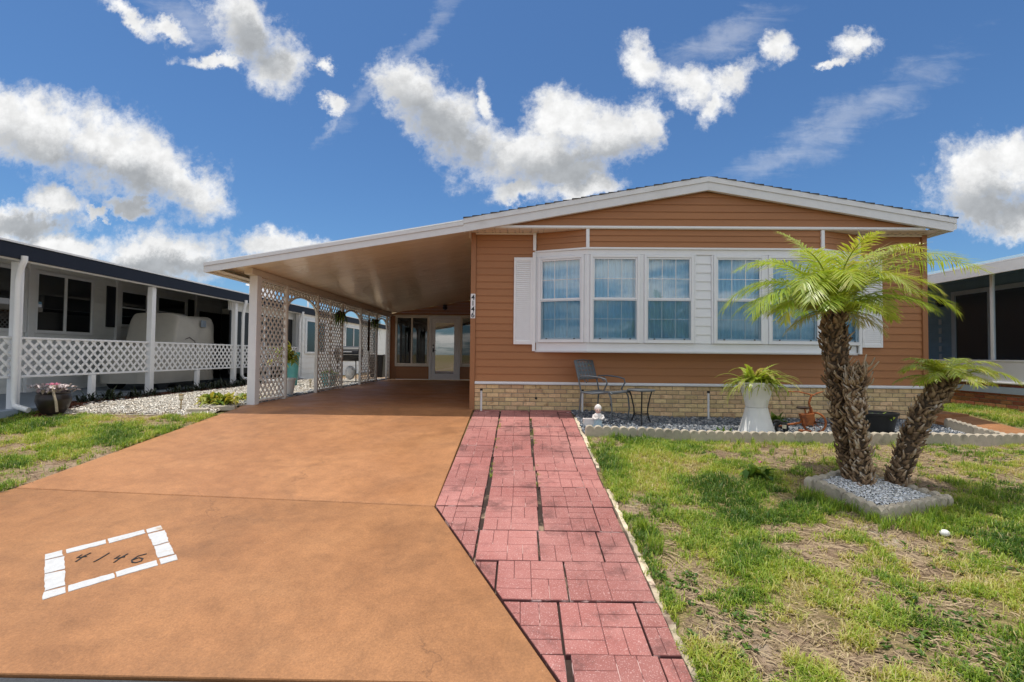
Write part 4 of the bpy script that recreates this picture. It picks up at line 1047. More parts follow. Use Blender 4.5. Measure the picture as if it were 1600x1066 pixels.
for yy in (6.0, 7.55, 9.22, 10.9, 12.6, 14.4):
    MB().cbox(SX+.01, SX+.06, yy-.028, yy+.028, 0.902, 2.55).build('screen_post', white, rn)
q = MB(); q.add([(SX+.035, 5.0, .9), (SX+.035, 16, .9), (SX+.035, 16, 2.56), (SX+.035, 5.0, 2.56)], [(0,1,2,3)]); q.build('insect_screen', tintscreen, rn)
MB().cbox(8.33, 8.36, 5.0, 17, 2.42, 2.60).build('fascia_board', fasc, rn)
MB().prism([(8.33, 2.602), (8.33, 2.63), (12.4, 3.34), (12.4, 3.30)], 4.95, 17, 'y').build('roof', white, rn)
MB().prism([(8.362, 2.56), (8.362, 2.575), (12.3, 3.15), (12.3, 3.135)], 5.0, 17, 'y').build('porch_ceiling', fasc, rn)
MB().box(SX-.02, 10.4, 5, 17, 0.30, 0.42).build('porch_floor', slabgrey, rn)
# porch wall with a glazed sliding door
MB().box(10.32, 12.2, 5, 17, 0.42, 3.1).build('wall_core', teal_wall, rn)
MX3 = Matrix.Translation((10.318, 0, 0)) @ Matrix.Rotation(-math.pi/2, 4, 'Z')
for i in range(13):
    z0 = 0.43+i*0.19; lap(MB(MX3), -16.9, -5.1, -16.9, -5.1, z0, z0+.189, 0, .014).build('wall_board', teal_wall, rn)
mb = MB(); X = 10.24
ya, yb, z0, z1 = 10.0, 11.95, 0.43, 2.50
mb.cbox(X, X+.06, ya, ya+.10, z0, z1); mb.cbox(X, X+.06, yb-.10, yb, z0, z1); mb.cbox(X, X+.06, ya+.10, yb-.10, z1-.10, z1); mb.cbox(X, X+.06, ya+.10, yb-.10, z0, z0+.08); mb.cbox(X+.005, X+.05, 10.92, 11.04, z0+.08, z1-.10)
sdoor = mb.build('sliding_door', white, rn)
for a, b in ((10.1, 10.92), (11.04, 11.85)):
    q = MB(); q.add([(X+.03, a, z0+.08), (X+.03, b, z0+.08), (X+.03, b, z1-.1), (X+.03, a, z1-.1)], [(0,1,2,3)]); q.build('pane', darkscreen, sdoor)
mb = MB(); mb.ball((10.25, 12.25, 2.28), (.09, .13, .11), 10, 6); mb.tube([(10.31, 12.25, 2.36), (10.22, 12.25, 2.30)], .03); mb.build('wall_lamp', black, rn)
for i, z in enumerate((1.75, 1.53, 1.31, 1.09, 0.90)):
    mb = MB(); mb.cbox(10.285, 10.30, 12.28, 12.36, z, z+.13, c=.002); mb.build('wall_plaque', fasc, rn)
# ------------------------------------------------------------------ small things by the house
def root(name, label, cat, x, y, group=None, z=None): return thing(name, label, cat, (x, y, gzf(x, y) if z is None else z), group)
# pvc risers
for (x, y, lab) in ((-0.63, 8.13, 'white pipe stub with dark cap at the corner by the paver walk'), (1.02, 8.12, 'white pipe stub with dark cap behind the metal chair'), (3.06, 8.12, 'white pipe stub with dark cap between the side table and the hourglass planter')):
    t = root('pipe_stub', lab, 'pipe', x, y, 'white pipe stubs along the brick skirt'); b = t.location.z
    MB().tube([(x, y, b-.05), (x, y, 0.315)], 0.017, 10).build('pipe', pvc, t, True)
    MB().tube([(x, y, 0.316), (x, y, 0.35)], 0.024, 10).build('cap', black, t, True)
# metal chair (local frame: seat faces +x)
cx, cy = 1.30, 7.72; cz = gzf(cx, cy)
ch = thing('metal_chair', 'grey metal patio chair with woven strap back on the gravel', 'chair', (cx, cy, cz))
Mc = Matrix.Translation((cx, cy, cz)) @ Matrix.Rotation(R(-42), 4, 'Z')
def ct(name, pts, r=.012, n=8, mt=None): return MB(Mc).tube(pts, r, n).build(name, mt or ironm, ch, True)
for s_ in (-.25, .25):
    ct('back_frame', [(-.30, s_, 0), (-.27, s_, .22), (-.25, s_, .42), (-.30, s_, .62), (-.38, s_, .90)])
    ct('front_leg', [(.27, s_, 0), (.30, s_, .18), (.28, s_, .36), (.24, s_, .44)])
    ct('arm', [(-.29, s_, .60), (-.26, s_, .66), (-.10, s_, .67), (.10, s_, .655), (.20, s_*1.04, .63), (.22, s_*1.04, .57), (.16, s_, .47), (.20, s_, .43)])
    ct('seat_rail', [(-.26, s_, .42), (-.05, s_, .405), (.15, s_, .43), (.26, s_, .445), (.30, s_, .42)])
    ct('scroll', [(-.16, s_, .65), (-.12, s_, .60), (-.15, s_, .57), (-.19, s_, .60), (-.17, s_, .64)], .008)
ct('top_rail', [(-.38, -.25, .90), (-.40, 0, .915), (-.38, .25, .90)]); ct('cross_rail', [(.29, -.25, .43), (.29, .25, .43)]); ct('cross_rail', [(-.25, -.25, .42), (-.25, .25, .42)]); ct('cross_rail', [(-.295, -.25, .62), (-.295, .25, .62)])
for i in range(6):
    yy = -.21+i*.084
    MB(Mc).loft([[(-.297, yy-.03, .625), (-.297, yy+.03, .625), (-.293, yy+.03, .625), (-.293, yy-.03, .625)], [(-.377, yy-.03, .895), (-.377, yy+.03, .895), (-.373, yy+.03, .895), (-.373, yy-.03, .895)]]).build('back_strap', strap, ch)
for i in range(4):
    z = .65+i*.066; xx = -.30-(z-.625)*.30
    MB(Mc).box(xx-.004, xx+.006, -.25, .25, z-.020, z+.022).build('back_strap', strap, ch)
for i in range(6):
    xx = -.21+i*.09
    MB(Mc).box(xx-.034, xx+.034, -.25, .25, .418+.012*max(0, i-3), .424+.012*max(0, i-3)).build('seat_strap', strap, ch)
# side table
tx, ty = 1.86, 7.66; tz = gzf(tx, ty)
tb = thing('side_table', 'small dark metal side table with flared legs beside the chair', 'table', (tx, ty, tz))
mb = MB(); mb.lathe([(.205, .50), (.212, .505), (.212, .522), (.205, .527), (.0, .527)], (tx, ty, tz), 28); mb.lathe([(.0, .500), (.205, .5)], (tx, ty, tz), 28); mb.build('table_top', ironm, tb, True)
for k in range(3):
    a = R(20+120*k); c_, s_ = math.cos(a), math.sin(a)
    MB().tube([(tx+r*c_, ty+r*s_, tz+z) for r, z in ((.195, .50), (.16, .40), (.12, .24), (.115, .15), (.15, .05), (.18, 0))], .011, 8).build('leg', black, tb, True)
MB().tube([(tx+.115*math.cos(R(i*20)), ty+.115*math.sin(R(i*20)), tz+.15) for i in range(19)], .008, 6).build('ring_brace', black, tb, True)
# statue
gx, gy = 1.135, 7.22; g0 = gzf(gx, gy)
gn = thing('garden_statue', 'small white statue of a bonneted child in a blue robe by the walkway', 'statue', (gx, gy, g0))
c = (gx, gy, g0)
MB().lathe([(.0, -.02), (.062, -.02), (.066, .02), (.058, .07), (.060, .11), (.050, .145), (.03, .16), (0, .16)], c, 18, sy=.8).build('robe', gnome_b, gn, True)
MB().lathe([(.0, .13), (.062, .135), (.070, .155), (.058, .19), (.030, .215), (0, .22)], c, 18, sy=.8).build('shawl', gnome_w, gn, True)
mb = MB(); mb.ball((gx, gy-.008, g0+.245), (.042, .042, .047), 14, 10); mb.ball((gx, gy-.05, g0+.242), (.008, .01, .009), 6, 5); mb.build('head', gnome_s, gn, True)
for s_ in (-1, 1): MB().ball((gx+.016*s_, gy-.046, g0+.256), .0055, 6, 5).build('eye', black, gn, True)
MB().ball((gx, gy-.046, g0+.222), (.011, .006, .0035), 6, 4).build('mouth', petal_m, gn, True)
mb = MB(); mb.loft([[(gx+r*math.cos(2*math.pi*i/16), gy+.012+r*math.sin(2*math.pi*i/16)*(.95), g0+z-.020*(math.sin(2*math.pi*i/16) > .2)) for i in range(16)] for r, z in ((.050, .262), (.053, .275), (.046, .300), (.030, .322), (.008, .336))]); mb.build('bonnet', gnome_w, gn, True)
for s_ in (-1, 1): MB().tube([(gx+.060*s_, gy, g0+.18), (gx+.075*s_, gy-.02, g0+.14), (gx+.045*s_, gy-.055, g0+.125), (gx+.012*s_, gy-.062, g0+.14)], [.018, .018, .015, .012], 8).build('arm', gnome_w, gn, True)
pb = root('stone_trough', 'small pale stone trough beside the child statue', 'planter', 1.02, 7.30); z0 = pb.location.z
mb = MB(); mb.loft([[(.93+i*0+dx, 7.24+dy, z0-.02) for dx, dy in ((0.01, .01), (.15, .01), (.15, .10), (.01, .10))], [(.93+dx, 7.24+dy, z0+.105) for dx, dy in ((0, 0), (.165, 0), (.165, .115), (0, .115))], [(.945+dx, 7.255+dy, z0+.107) for dx, dy in ((0, 0), (.135, 0), (.135, .085), (0, .085))], [(.945+dx, 7.255+dy, z0+.07) for dx, dy in ((0, 0), (.135, 0), (.135, .085), (0, .085))]]); mb.build('trough', gnome_w, pb)
# hourglass planter (fern added below)
hx, hy = 3.43, 7.27; hz = gzf(hx, hy)-.02
hp = thing('hourglass_planter', 'tall white hourglass planter holding a straggly fern', 'planter', (hx, hy, hz))
MB().lathe([(.262, 0), (.268, .02), (.262, .045), (.245, .06), (.215, .16), (.175, .30), (.152, .40), (.150, .412), (0, .412)], (hx, hy, hz), 40).build('base', planterw, hp, True)
MB().lathe([(.138, .4135), (.146, .42), (.160, .50), (.190, .60), (.222, .70), (.226, .712), (.243, .718), (.245, .770), (.238, .776), (.226, .774), (.212, .70), (.200, .69)], (hx, hy, hz), 40, cap=False).build('bowl', planterw, hp, True)
MB().lathe([(0, .725), (.222, .725)], (hx, hy, hz), 30).build('soil', soil_m, hp)
# solar lights
def solar(x, y, h, lab, mt, r=.032):
    t = root('solar_light', lab, 'garden light', x, y, 'solar stake lights'); b = t.location.z
    MB().tube([(x, y, b-.05), (x, y, b+h*.62)], .010, 8).build('stake', mt, t, True)
    MB().lathe([(.008, h*.58), (.026, h*.64), (r*.9, h*.68), (0, h*.68)], (x, y, b), 14).build('collar', mt, t, True)
    MB().lathe([(0, h*.681), (r*.82, h*.682), (r*.86, h*.90), (0, h*.90)], (x, y, b), 14).build('lens', lampglass, t, True)
    MB().lathe([(0, h*.901), (r*1.08, h*.902), (r*1.0, h*.96), (.01, h), (0, h)], (x, y, b), 14).build('cap', mt, t, True)
solar(3.66, 6.95, .24, 'black solar stake light in the gravel right of the hourglass planter', black)
solar(-5.45, 7.92, .27, 'tan solar stake light in the white gravel beside the lawn', bronze, .036)
solar(-5.35, 12.6, .24, 'tan solar stake light seen through the first lattice arch', bronze)
# tricycle ornament
qx, qy = 4.27, 7.38; qz = gzf(qx, qy)
tr = thing('tricycle_ornament', 'rusty orange decorative tricycle standing behind the tall palm trunk', 'tricycle', (qx, qy, qz))
Mt = Matrix.Translation((qx, qy, qz)) @ Matrix.Rotation(R(-12), 4, 'Z')
def wheel(x, y, r, name, w=.012, mt=rust, spokes=8):
    mb = MB(Mt); mb.tube([(x+r*math.cos(R(i*15)), y, r+r*math.sin(R(i*15))) for i in range(25)], w, 6); o = mb.build(name, mt, tr, True)
    q = MB(Mt); q.tube([(x, y-.03, r), (x, y+.03, r)], .02, 8)
    for k in range(spokes): a = R(k*360/spokes); q.tube([(x, y, r), (x+(r-.005)*math.cos(a), y, r+(r-.005)*math.sin(a))], .004, 4)
    q.build('spokes', mt, o)
wheel(0.05, 0, .15, 'front_wheel', .016)
wheel(-.42, -.11, .075, 'rear_wheel', .02, black, 6); wheel(-.42, .11, .075, 'rear_wheel', .02, black, 6)
MB(Mt).tube([(-.42, -.12, .075), (-.42, .12, .075)], .010, 6).build('axle', wood, tr)
MB(Mt).tube([(-.42, 0, .075), (-.30, 0, .11), (-.15, 0, .14), (-.06, 0, .22), (0, 0, .33)], .016, 8).build('frame', rust, tr, True)
for s_ in (-.035, .035): MB(Mt).tube([(.05, s_, .15), (.02, s_, .28), (0.0, s_*.6, .38)], .012, 7).build('fork', rust, tr, True)
MB(Mt).tube([(0, 0, .33), (-.02, 0, .44), (.01, 0, .54), (.03, 0, .56)], .016, 8).build('stem', rust, tr, True)
MB(Mt).tube([(-.30, -.02, .60), (-.16, -.01, .60), (-.03, 0, .57), (.03, 0, .55), (.10, .05, .58), (.20, .12, .60)], .010, 8).build('handlebar', rust, tr, True)
mb = MB(Mt); mb.ball((-.10, 0, .37), (.10, .045, .022), 12, 6); mb.build('saddle', wood, tr, True)
MB(Mt).tube([(-.08, 0, .36), (-.05, 0, .24)], .010, 6).build('saddle_post', rust, tr)
mb = MB(Mt); mb.loft([[(-.10, -.05, .10), (.02, -.06, .10), (.02, .06, .10), (-.10, .05, .10)], [(-.14, -.07, .27), (.03, -.08, .29), (.03, .08, .29), (-.14, .07, .27)]]); mb.build('basket', rust, tr)
mb = MB(Mt); mb.cbox(-.17, -.02, -.10, -.02, -.01, .05); mb.build('foot_plate', rust, tr)
for k in (-1, 1): MB(Mt).cbox(.02+.05*k-.03, .02+.05*k+.03, -.09, -.05, .13+.03*k, .15+.03*k).build('pedal', black, tr)
# black oval tub
bx, by = 5.26, 7.42; bz = gzf(bx, by)
bk = thing('black_tub', 'black oval plastic tub planter between the two palm trunks', 'planter', (bx, by, bz))
MB().lathe([(0, 0), (.20, 0), (.215, .02), (.275, .27), (.292, .275), (.295, .305), (.285, .31), (.262, .305), (.245, .22), (0, .22)], (bx, by, bz), 36, sx=1.0, sy=.75).build('tub', black, bk, True)
MB().lathe([(0, .222), (.248, .222)], (bx, by, bz), 30, sy=.75).build('soil', soil_m, bk)
# white stone on the lawn
wx, wy = 3.37, 4.02
t = MB(); t.ball((wx, wy, gzf(wx, wy)+.035), (.036, .03, .028), 10, 7); o = t.build('white_stone', planterw, None, True, base=(wx, wy, gzf(wx, wy)))
o['label'] = 'single white stone lying in the grass right of the palm bed'; o['category'] = 'stone'
# ------------------------------------------------------------------ things beside the carport
def pot(name, lab, x, y, r0, r1, h, mt, z=0.0, rim=True):
    t = thing(name, lab, 'plant pot', (x, y, z))
    MB().lathe([(0, 0), (r0, 0), (r0+(r1-r0)*.9, h*.86), (r1, h*.87), (r1+.012, h*.9), (r1+.012, h), (r1-.01, h), (r1-.03, h*.8), (0, h*.8)], (x, y, z), 26).build('pot', mt, t, True)
    MB().lathe([(0, h*.81), (r1-.028, h*.81)], (x, y, z), 20).build('soil', soil_m, t); return t
def bowl_pot(name, lab, x, y, r0, r1, h, mt, z=0.0):
    t = thing(name, lab, 'flower pot', (x, y, z))
    MB().lathe([(0, 0), (r0, 0), (r1*.86, h*.28), (r1*1.02, h*.6), (r1*.98, h*.86), (r1*.90, h*.92), (r1*.95, h*.97), (r1*.93, h), (r1*.84, h*.98), (r1*.82, h*.85), (0, h*.85)], (x, y, z), 30).build('pot', mt, t, True)
    return t
pw = pot('plant_pot', 'white plant pot with a tall yellow-green plant behind the first lattice panel', -5.0, 10.55, .14, .19, .36, planterw)
pt = pot('glazed_pot', 'tall teal glazed pot standing on the white gravel behind the first arch', -6.27, 13.6, .12, .17, .92, teal)
pg = pot('plant_pot', 'pale teal plant pot behind the second lattice panel', -5.15, 13.3, .15, .2, .36, teal)
nf = bowl_pot('flower_pot', 'dark round pot of pale and red flowers beside the neighbour railing post', -7.25, 7.62, .13, .215, .34, pmat('dark_glaze', (.025, .018, .016), .3, var=.3), gzf(-7.25, 7.62))
MB().tube([(-7.02, 7.44, -.03), (-7.03, 7.43, .12), (-7.08, 7.44, .24), (-7.15, 7.5, .36)], .018, 8).build('pale_stem', sandy, nf, True)
# grill
grx, gry = -5.35, 15.4
gl = thing('barbecue_grill', 'black barrel barbecue grill on legs behind the second lattice arch', 'grill', (grx, gry, 0))
mb = MB(); mb.loft([[(grx+xx, gry+.25*math.cos(a)*sc, .86+.20*math.sin(a)*sc) for a in np.linspace(math.pi, 2*math.pi, 12)] for xx, sc in ((-.38, .9), (-.36, 1), (.36, 1), (.38, .9))]); mb.build('fire_box', black, gl)
mb = MB(); mb.loft([[(grx+xx, gry+.25*math.cos(a)*sc, .87+.26*math.sin(a)*sc) for a in np.linspace(0, math.pi, 14)] for xx, sc in ((-.38, .9), (-.36, 1), (.36, 1), (.38, .9))]); mb.build('lid', black, gl)
for sx in (-.3, .3):
    for sy in (-.17, .17): MB().tube([(grx+sx, gry+sy, 0), (grx+sx*.92, gry+sy*.9, .74)], .016, 6).build('leg', black, gl)
MB().cbox(grx-.62, grx-.385, gry-.2, gry+.2, .86, .89).build('side_shelf', wood, gl)
MB().tube([(grx-.2, gry-.27, .95), (grx-.2, gry-.31, .95), (grx+.2, gry-.31, .95), (grx+.2, gry-.27, .95)], .012, 6).build('handle', chrome, gl)
MB().ball((grx+.05, gry+.02, .30), (.16, .16, .22), 14, 10).build('gas_bottle', planterw, gl, True)
# bin
tx2, ty2 = -5.35, 18.6
bn_ = thing('rubbish_bin', 'dark rubbish bin behind the third lattice arch', 'bin', (tx2, ty2, 0))
mb = MB(); mb.loft([[(tx2+a*s_, ty2+b*s_, z) for a, b in ((-.24, -.27), (.24, -.27), (.27, -.24), (.27, .24), (.24, .27), (-.24, .27), (-.27, .24), (-.27, -.24))] for s_, z in ((.82, .02), (1, .82))]); mb.build('body', black, bn_)
MB().cbox(tx2-.30, tx2+.30, ty2-.31, ty2+.31, .822, .88, c=.02).build('lid', black, bn_)
# dark hanging chime board on the third lattice
o = MB(); o.cbox(-4.60, -4.575, 14.86, 14.98, .98, 1.93); o.tube([(-4.59, 14.92, 1.93), (-4.62, 14.92, 2.05)], .005, 5); o = o.build('hanging_board', wood, None, base=(-4.59, 14.92, .98)); o['label'] = 'narrow dark board hanging on the third lattice panel'; o['category'] = 'ornament'
# grey blocks by the carport post
for (x, y, a, lab) in ((-5.12, 7.84, 6, 'grey concrete block lying on the gravel edge, the nearer to the lawn'), (-4.80, 8.05, 14, 'grey concrete block lying on the gravel in front of the carport post')):
    mb = MB(Matrix.Translation((x, y, gzf(x, y))) @ Matrix.Rotation(R(a), 4, 'Z')); mb.cbox(-.15, .15, -.06, .06, -.02, .055, c=.008)
    o = mb.build('concrete_block', conc_grey, None, base=(x, y, gzf(x, y))); o['label'] = lab; o['category'] = 'block'
# ------------------------------------------------------------------ scalloped concrete edging
def scallop_mesh(L, n, h=.145, t=.075, name='edging_block'):
    mb = MB(); s_ = L/n; k = 7
    top = []
    for i in range(n):
        for j in range(k):
            a = math.pi*(1-j/(k-1)); top.append((i*s_+s_/2+s_/2*.985*math.cos(a), h-.045+.045*math.sin(a)))
    poly = [(0, -.08)]+top+[(L, -.08)]
    m_ = len(poly)
    # front and back faces as strips so the concave outline fills correctly; the tops overhang as soft lobes
    f0 = [(x, 0, z) for x, z in poly]; f1 = [(x, t, z) for x, z in poly]; b0 = [(x, 0, -.08) for x, z in poly]; b1 = [(x, t, -.08) for x, z in poly]
    c = .012
    e0 = [(x, c, z+c*.7) if 0 < i < m_-1 else (x, c, z) for i, (x, z) in enumerate(poly)]; e1 = [(x, t-c, z+c*.7) if 0 < i < m_-1 else (x, t-c, z) for i, (x, z) in enumerate(poly)]
    vs = b0+f0+e0+e1+f1+b1; fs = []
    for r_ in range(5):
        for i in range(m_-1): fs.append((r_*m_+i, r_*m_+i+1, (r_+1)*m_+i+1, (r_+1)*m_+i))
    for i in (0, m_-1): fs.append((m_+i, 2*m_+i, 3*m_+i, 4*m_+i))
    mb.add(vs, fs); return mb.mesh(name, conc_grey, smooth=False)
ORD = ['first', 'second', 'third', 'fourth', 'fifth', 'sixth', 'seventh', 'eighth', 'ninth', 'tenth', 'eleventh', 'twelfth', 'thirteenth', 'fourteenth', 'fifteenth', 'sixteenth']
SC6 = scallop_mesh(.685, 6, h=.155, t=.08); SC4 = scallop_mesh(.50, 6)
def edge_block(me, x, y, a, lab, grp, dz=0.0, L=.685):
    o = bpy.data.objects.new('edging_block', me); COL.objects.link(o)
    xe, ye = x+L*math.cos(a), y+L*math.sin(a); z0, z1 = gzf(x, y), gzf(xe, ye)
    o.location = (x, y, z0+dz+rnd.uniform(-.008, .006)); o.rotation_euler = (rnd.uniform(-.05, .05), -math.atan2(z1-z0, L), a)
    o['label'] = lab; o['category'] = 'edging block'; o['group'] = grp; WL[o.name] = tuple(o.location); return o
x = 0.885; i = 0
FRONT = []
while x < 6.45:
    yy = 6.72-0.05*math.sin(x*.6)+rnd.uniform(-.008, .008); FRONT.append((x, yy))
    edge_block(SC6, x, yy, R(rnd.uniform(-1.2, 1.2)), 'grey scalloped edging block along the front of the gravel bed, '+ORD[len(FRONT)-1]+' from the paver walk', 'edging blocks along the front of the gravel bed'); x += .694
for k, (x, y) in enumerate(((6.60, 6.78), (6.62, 7.30))): edge_block(SC4, x, y, R(90), 'scalloped edging block on the right side of the gravel bed, ' + ('nearer the lawn' if k == 0 else 'nearer the house'), 'edging blocks down the right side of the gravel bed', L=.5)
BL, BF, BR, BB = (2.86, 5.02), (3.06, 4.27), (3.90, 4.56), (3.50, 5.28)
def along(p, q, n, me, lab, grp, L):
    d = Vector((q[0]-p[0], q[1]-p[1])); a = math.atan2(d.y, d.x)
    for k in range(n):
        x, y = p[0]+d.x*k/n, p[1]+d.y*k/n; edge_block(me, x, y, a, lab if isinstance(lab, str) else lab[k], grp, .0, L)
SB = scallop_mesh(.385, 4, h=.115); SR = scallop_mesh(.43, 5, h=.115)
G1 = 'edging blocks round the palm bed'
along(BL, BF, 2, SB, ['grey scalloped edging block on the left side of the palm bed, farther from the road', 'grey scalloped edging block on the left side of the palm bed, at the front corner'], G1, .385)
along(BF, BR, 2, SR, ['grey scalloped edging block along the front of the palm bed, left one', 'grey scalloped edging block along the front of the palm bed, right one'], G1, .43)
along(BR, BB, 2, SR, ['grey scalloped edging block on the right side of the palm bed, at the front corner', 'grey scalloped edging block on the right side of the palm bed, at the back corner'], G1, .41)
along(BB, BL, 2, SB, ['grey scalloped edging block at the back of the palm bed, behind the leaning palm', 'grey scalloped edging block at the back of the palm bed, behind the tall palm'], G1, .36)

# ------------------------------------------------------------------ loose stones
ICO_V = []
ph = (1+5**.5)/2
for a, b in ((1, ph), (-1, ph), (1, -ph), (-1, -ph)): ICO_V += [(a, b, 0), (0, a, b), (b, 0, a)]
ICO_V = np.array(ICO_V)/math.sqrt(1+ph*ph)
dd = np.linalg.norm(ICO_V[:, None]-ICO_V[None], axis=-1); el_ = dd[dd > .01].min()*1.05
ICO_F = np.array([(i, j, k) for i in range(12) for j in range(i+1, 12) for k in range(j+1, 12) if dd[i, j] < el_ and dd[j, k] < el_ and dd[i, k] < el_])
def in_poly(px, py, poly):
    c = np.zeros(len(px), bool); n = len(poly)
    for i in range(n):
        (x1, y1), (x2, y2) = poly[i], poly[(i+1) % n]
        k = ((y1 > py) != (y2 > py)) & (px < (x2-x1)*(py-y1)/(y2-y1+1e-12)+x1); c ^= k
    return c
def stones(name, poly, n, r, mt, zoff=0.0, flat=.6, parent=None, tintf=None, heap=None, **tags):
    P = np.array(poly); x = rng.uniform(P[:, 0].min(), P[:, 0].max(), n*3); y = rng.uniform(P[:, 1].min(), P[:, 1].max(), n*3)
    k = in_poly(x, y, poly); x, y = x[k][:n], y[k][:n]; n = len(x)
    z = gz(x, y)+zoff+rng.uniform(-.3, .5, n)*r[0] + (heap(x, y) if heap else 0)
    rad = rng.uniform(r[0], r[1], n)*rng.choice([.75, 1, 1, 1.25], n)
    sc = np.stack([rng.uniform(.8, 1.35, n), rng.uniform(.6, 1.1, n), rng.uniform(flat*.7, flat*1.2, n)], -1)*rad[:, None]
    jit = 1+rng.uniform(-.22, .22, (n, 12, 1)); V = ICO_V[None]*jit*sc[:, None]
    a = rng.uniform(0, 6.28, n); c_, s_ = np.cos(a)[:, None], np.sin(a)[:, None]
    tx = rng.uniform(-.4, .4, n)[:, None]
    X = V[..., 0]*c_-V[..., 1]*s_; Y = V[..., 0]*s_+V[..., 1]*c_; Z = V[..., 2]+X*tx*.5
    V = np.stack([X+x[:, None], Y+y[:, None], Z+z[:, None]], -1).reshape(-1, 3)
    F = (ICO_F[None]+(np.arange(n)*12)[:, None, None]).reshape(-1, 3)
    t = np.clip(rng.beta(1.6, 1.6, n) if tintf is None else tintf(n), 0, 1)
    return link(name, np_mesh(name, V, F, mt, np.repeat(t, 12)), parent, kind='stuff', **tags)
def sheet(name, poly, mt, dz=.004):
    P = np.array(poly); x0, x1, y0, y1 = P[:, 0].min(), P[:, 0].max(), P[:, 1].min(), P[:, 1].max()
    n = max(2, int((x1-x0)/.2)); m_ = max(2, int((y1-y0)/.2)); gx_, gy_ = np.meshgrid(np.linspace(x0, x1, n+1), np.linspace(y0, y1, m_+1))
    V = np.stack([gx_, gy_, gz(gx_, gy_)+dz], -1).reshape(-1, 3); I_ = np.arange((n+1)*(m_+1)).reshape(m_+1, n+1)
    F = np.stack([I_[:-1, :-1], I_[:-1, 1:], I_[1:, 1:], I_[1:, :-1]], -1).reshape(-1, 4)
    return link(name, np_mesh(name, V, F, mt), kind='structure')
sheet('gravel_bed', [(0.90, 6.79), (6.60, 6.79), (6.60, 8.24), (0.90, 8.24)], pmat('gravel_base', (.20, .215, .23), .95, var=.4, vscale=40, bump=1, bscale=60), -.012)
stones('bed_gravel', [(0.90, 6.80), (6.58, 6.80), (6.58, 8.235), (0.86, 8.235)], 12500, (.013, .026), stone_b, .004)
sheet('white_gravel_strip', [(-7.45, 7.66), (-4.86, 7.66), (-4.86, 17.5), (-7.45, 17.5)], pmat('white_gravel_base', (.52, .46, .39), .95, var=.4, vscale=30, bump=1, bscale=40), -.012)
stones('white_gravel', [(-7.35, 7.70), (-4.88, 7.70), (-4.80, 8.3), (-4.74, 8.5), (-4.74, 11.5), (-7.30, 11.5)], 7200, (.022, .042), stone_w, .002, .5)
stones('white_gravel', [(-7.30, 11.5), (-4.74, 11.5), (-4.74, 17.4), (-7.3, 17.4)], 4200, (.03, .05), stone_w, .002, .5)
stones('shade_gravel', [(-4.95, 8.7), (-4.71, 8.7), (-4.71, 17.4), (-5.05, 17.4)], 2200, (.018, .032), stone_b, .012, .6)  # blue-grey stones put the carport's shadow beside the lattice into the gravel colour
ctr = (3.35, 4.78)
stones('marble_chips', [(BL[0]+.09, BL[1]-.02), (BF[0]+.05, BF[1]+.10), (BR[0]-.11, BR[1]+.03), (BB[0]-.03, BB[1]-.10)], 2600, (.015, .030), stone_m, .062, .65, heap=lambda x, y: .055*np.exp(-((x-ctr[0])/.35)**2-((y-ctr[1])/.3)**2))
sheet('mulch_strip', [(-8.0, 7.05), (-7.32, 7.05), (-7.32, 16.8), (-8.0, 16.8)], pmat('mulch_base', (.10, .038, .022), .95, var=.4, vscale=40), .004)
stones('mulch', [(-7.78, 7.0), (-7.22, 7.0), (-7.28, 16.8), (-7.78, 16.8)], 5500, (.012, .03), mulch_c, .012, .4)

# ------------------------------------------------------------------ palms
def palm_trunk(mb, pts, rad):
    return mb.tube(pts, rad, 14)
def at_curve(pts, t):
    n = len(pts)-1; f = min(t*n, n-1e-6); i = int(f); a = pts[i].lerp(pts[i+1], f-i); return a, (pts[i+1]-pts[i]).normalized()
def boots(pts, rad, n, L, W, seed, t0=0.0, t1=1.0, tint=(0.15, .75), out=.55, pale=.08):
    """old leaf bases spiralling up a palm trunk"""
    r_ = random.Random(seed); V, F, T_ = [], [], []
    for i in range(n):
        t = t0+(t1-t0)*(i+r_.random()*.6)/n; a = i*2.39996+r_.uniform(-.7, .7)
        c, ax = at_curve(pts, t); f = t*(len(rad)-1); k = min(int(f), len(rad)-2); rr = rad[k]+(rad[k+1]-rad[k])*(f-k)
        e1 = ax.cross(Vector((0, 1, 0.1))).normalized(); e2 = ax.cross(e1)
        o = (math.cos(a)*e1+math.sin(a)*e2); s_ = ax.cross(o).normalized()
        l = L*r_.choice((.45, .7, .9, 1.0, 1.35))*r_.uniform(.8, 1.2); w = W*r_.uniform(.45, 1.2); ou = out*r_.uniform(.2, 2.0)
        b = c+o*rr*.86; d = (ax*(1-.25*ou)+o*ou).normalized(); tip = b+d*l+s_*r_.uniform(-.5, .5)*l; th = .016
        base = len(V); nn = d.cross(s_).normalized()*-1
        mid = b+d*l*.55+o*l*.08
        V += [b-s_*w, b+s_*w, b-o*th*1.5-ax*.02, mid+s_*w*.75+nn*.0, mid-s_*w*.75, mid+nn*th, tip+s_*w*.22, tip-s_*w*.22, tip+nn*th*.6]
        F += [(base+0, base+4, base+5), (base+0, base+5, base+1), (base+1, base+5, base+3), (base+4, base+7, base+8), (base+4, base+8, base+5), (base+5, base+8, base+6), (base+5, base+6, base+3), (base+0, base+1, base+3), (base+0, base+3, base+4), (base+4, base+3, base+6), (base+4, base+6, base+7)]
        tn = r_.uniform(*tint) if r_.random() > pale else r_.uniform(.85, 1.0)
        T_ += [tn*.85]*5+[tn]+[min(1, tn*1.15)]*3
    return V, F, T_
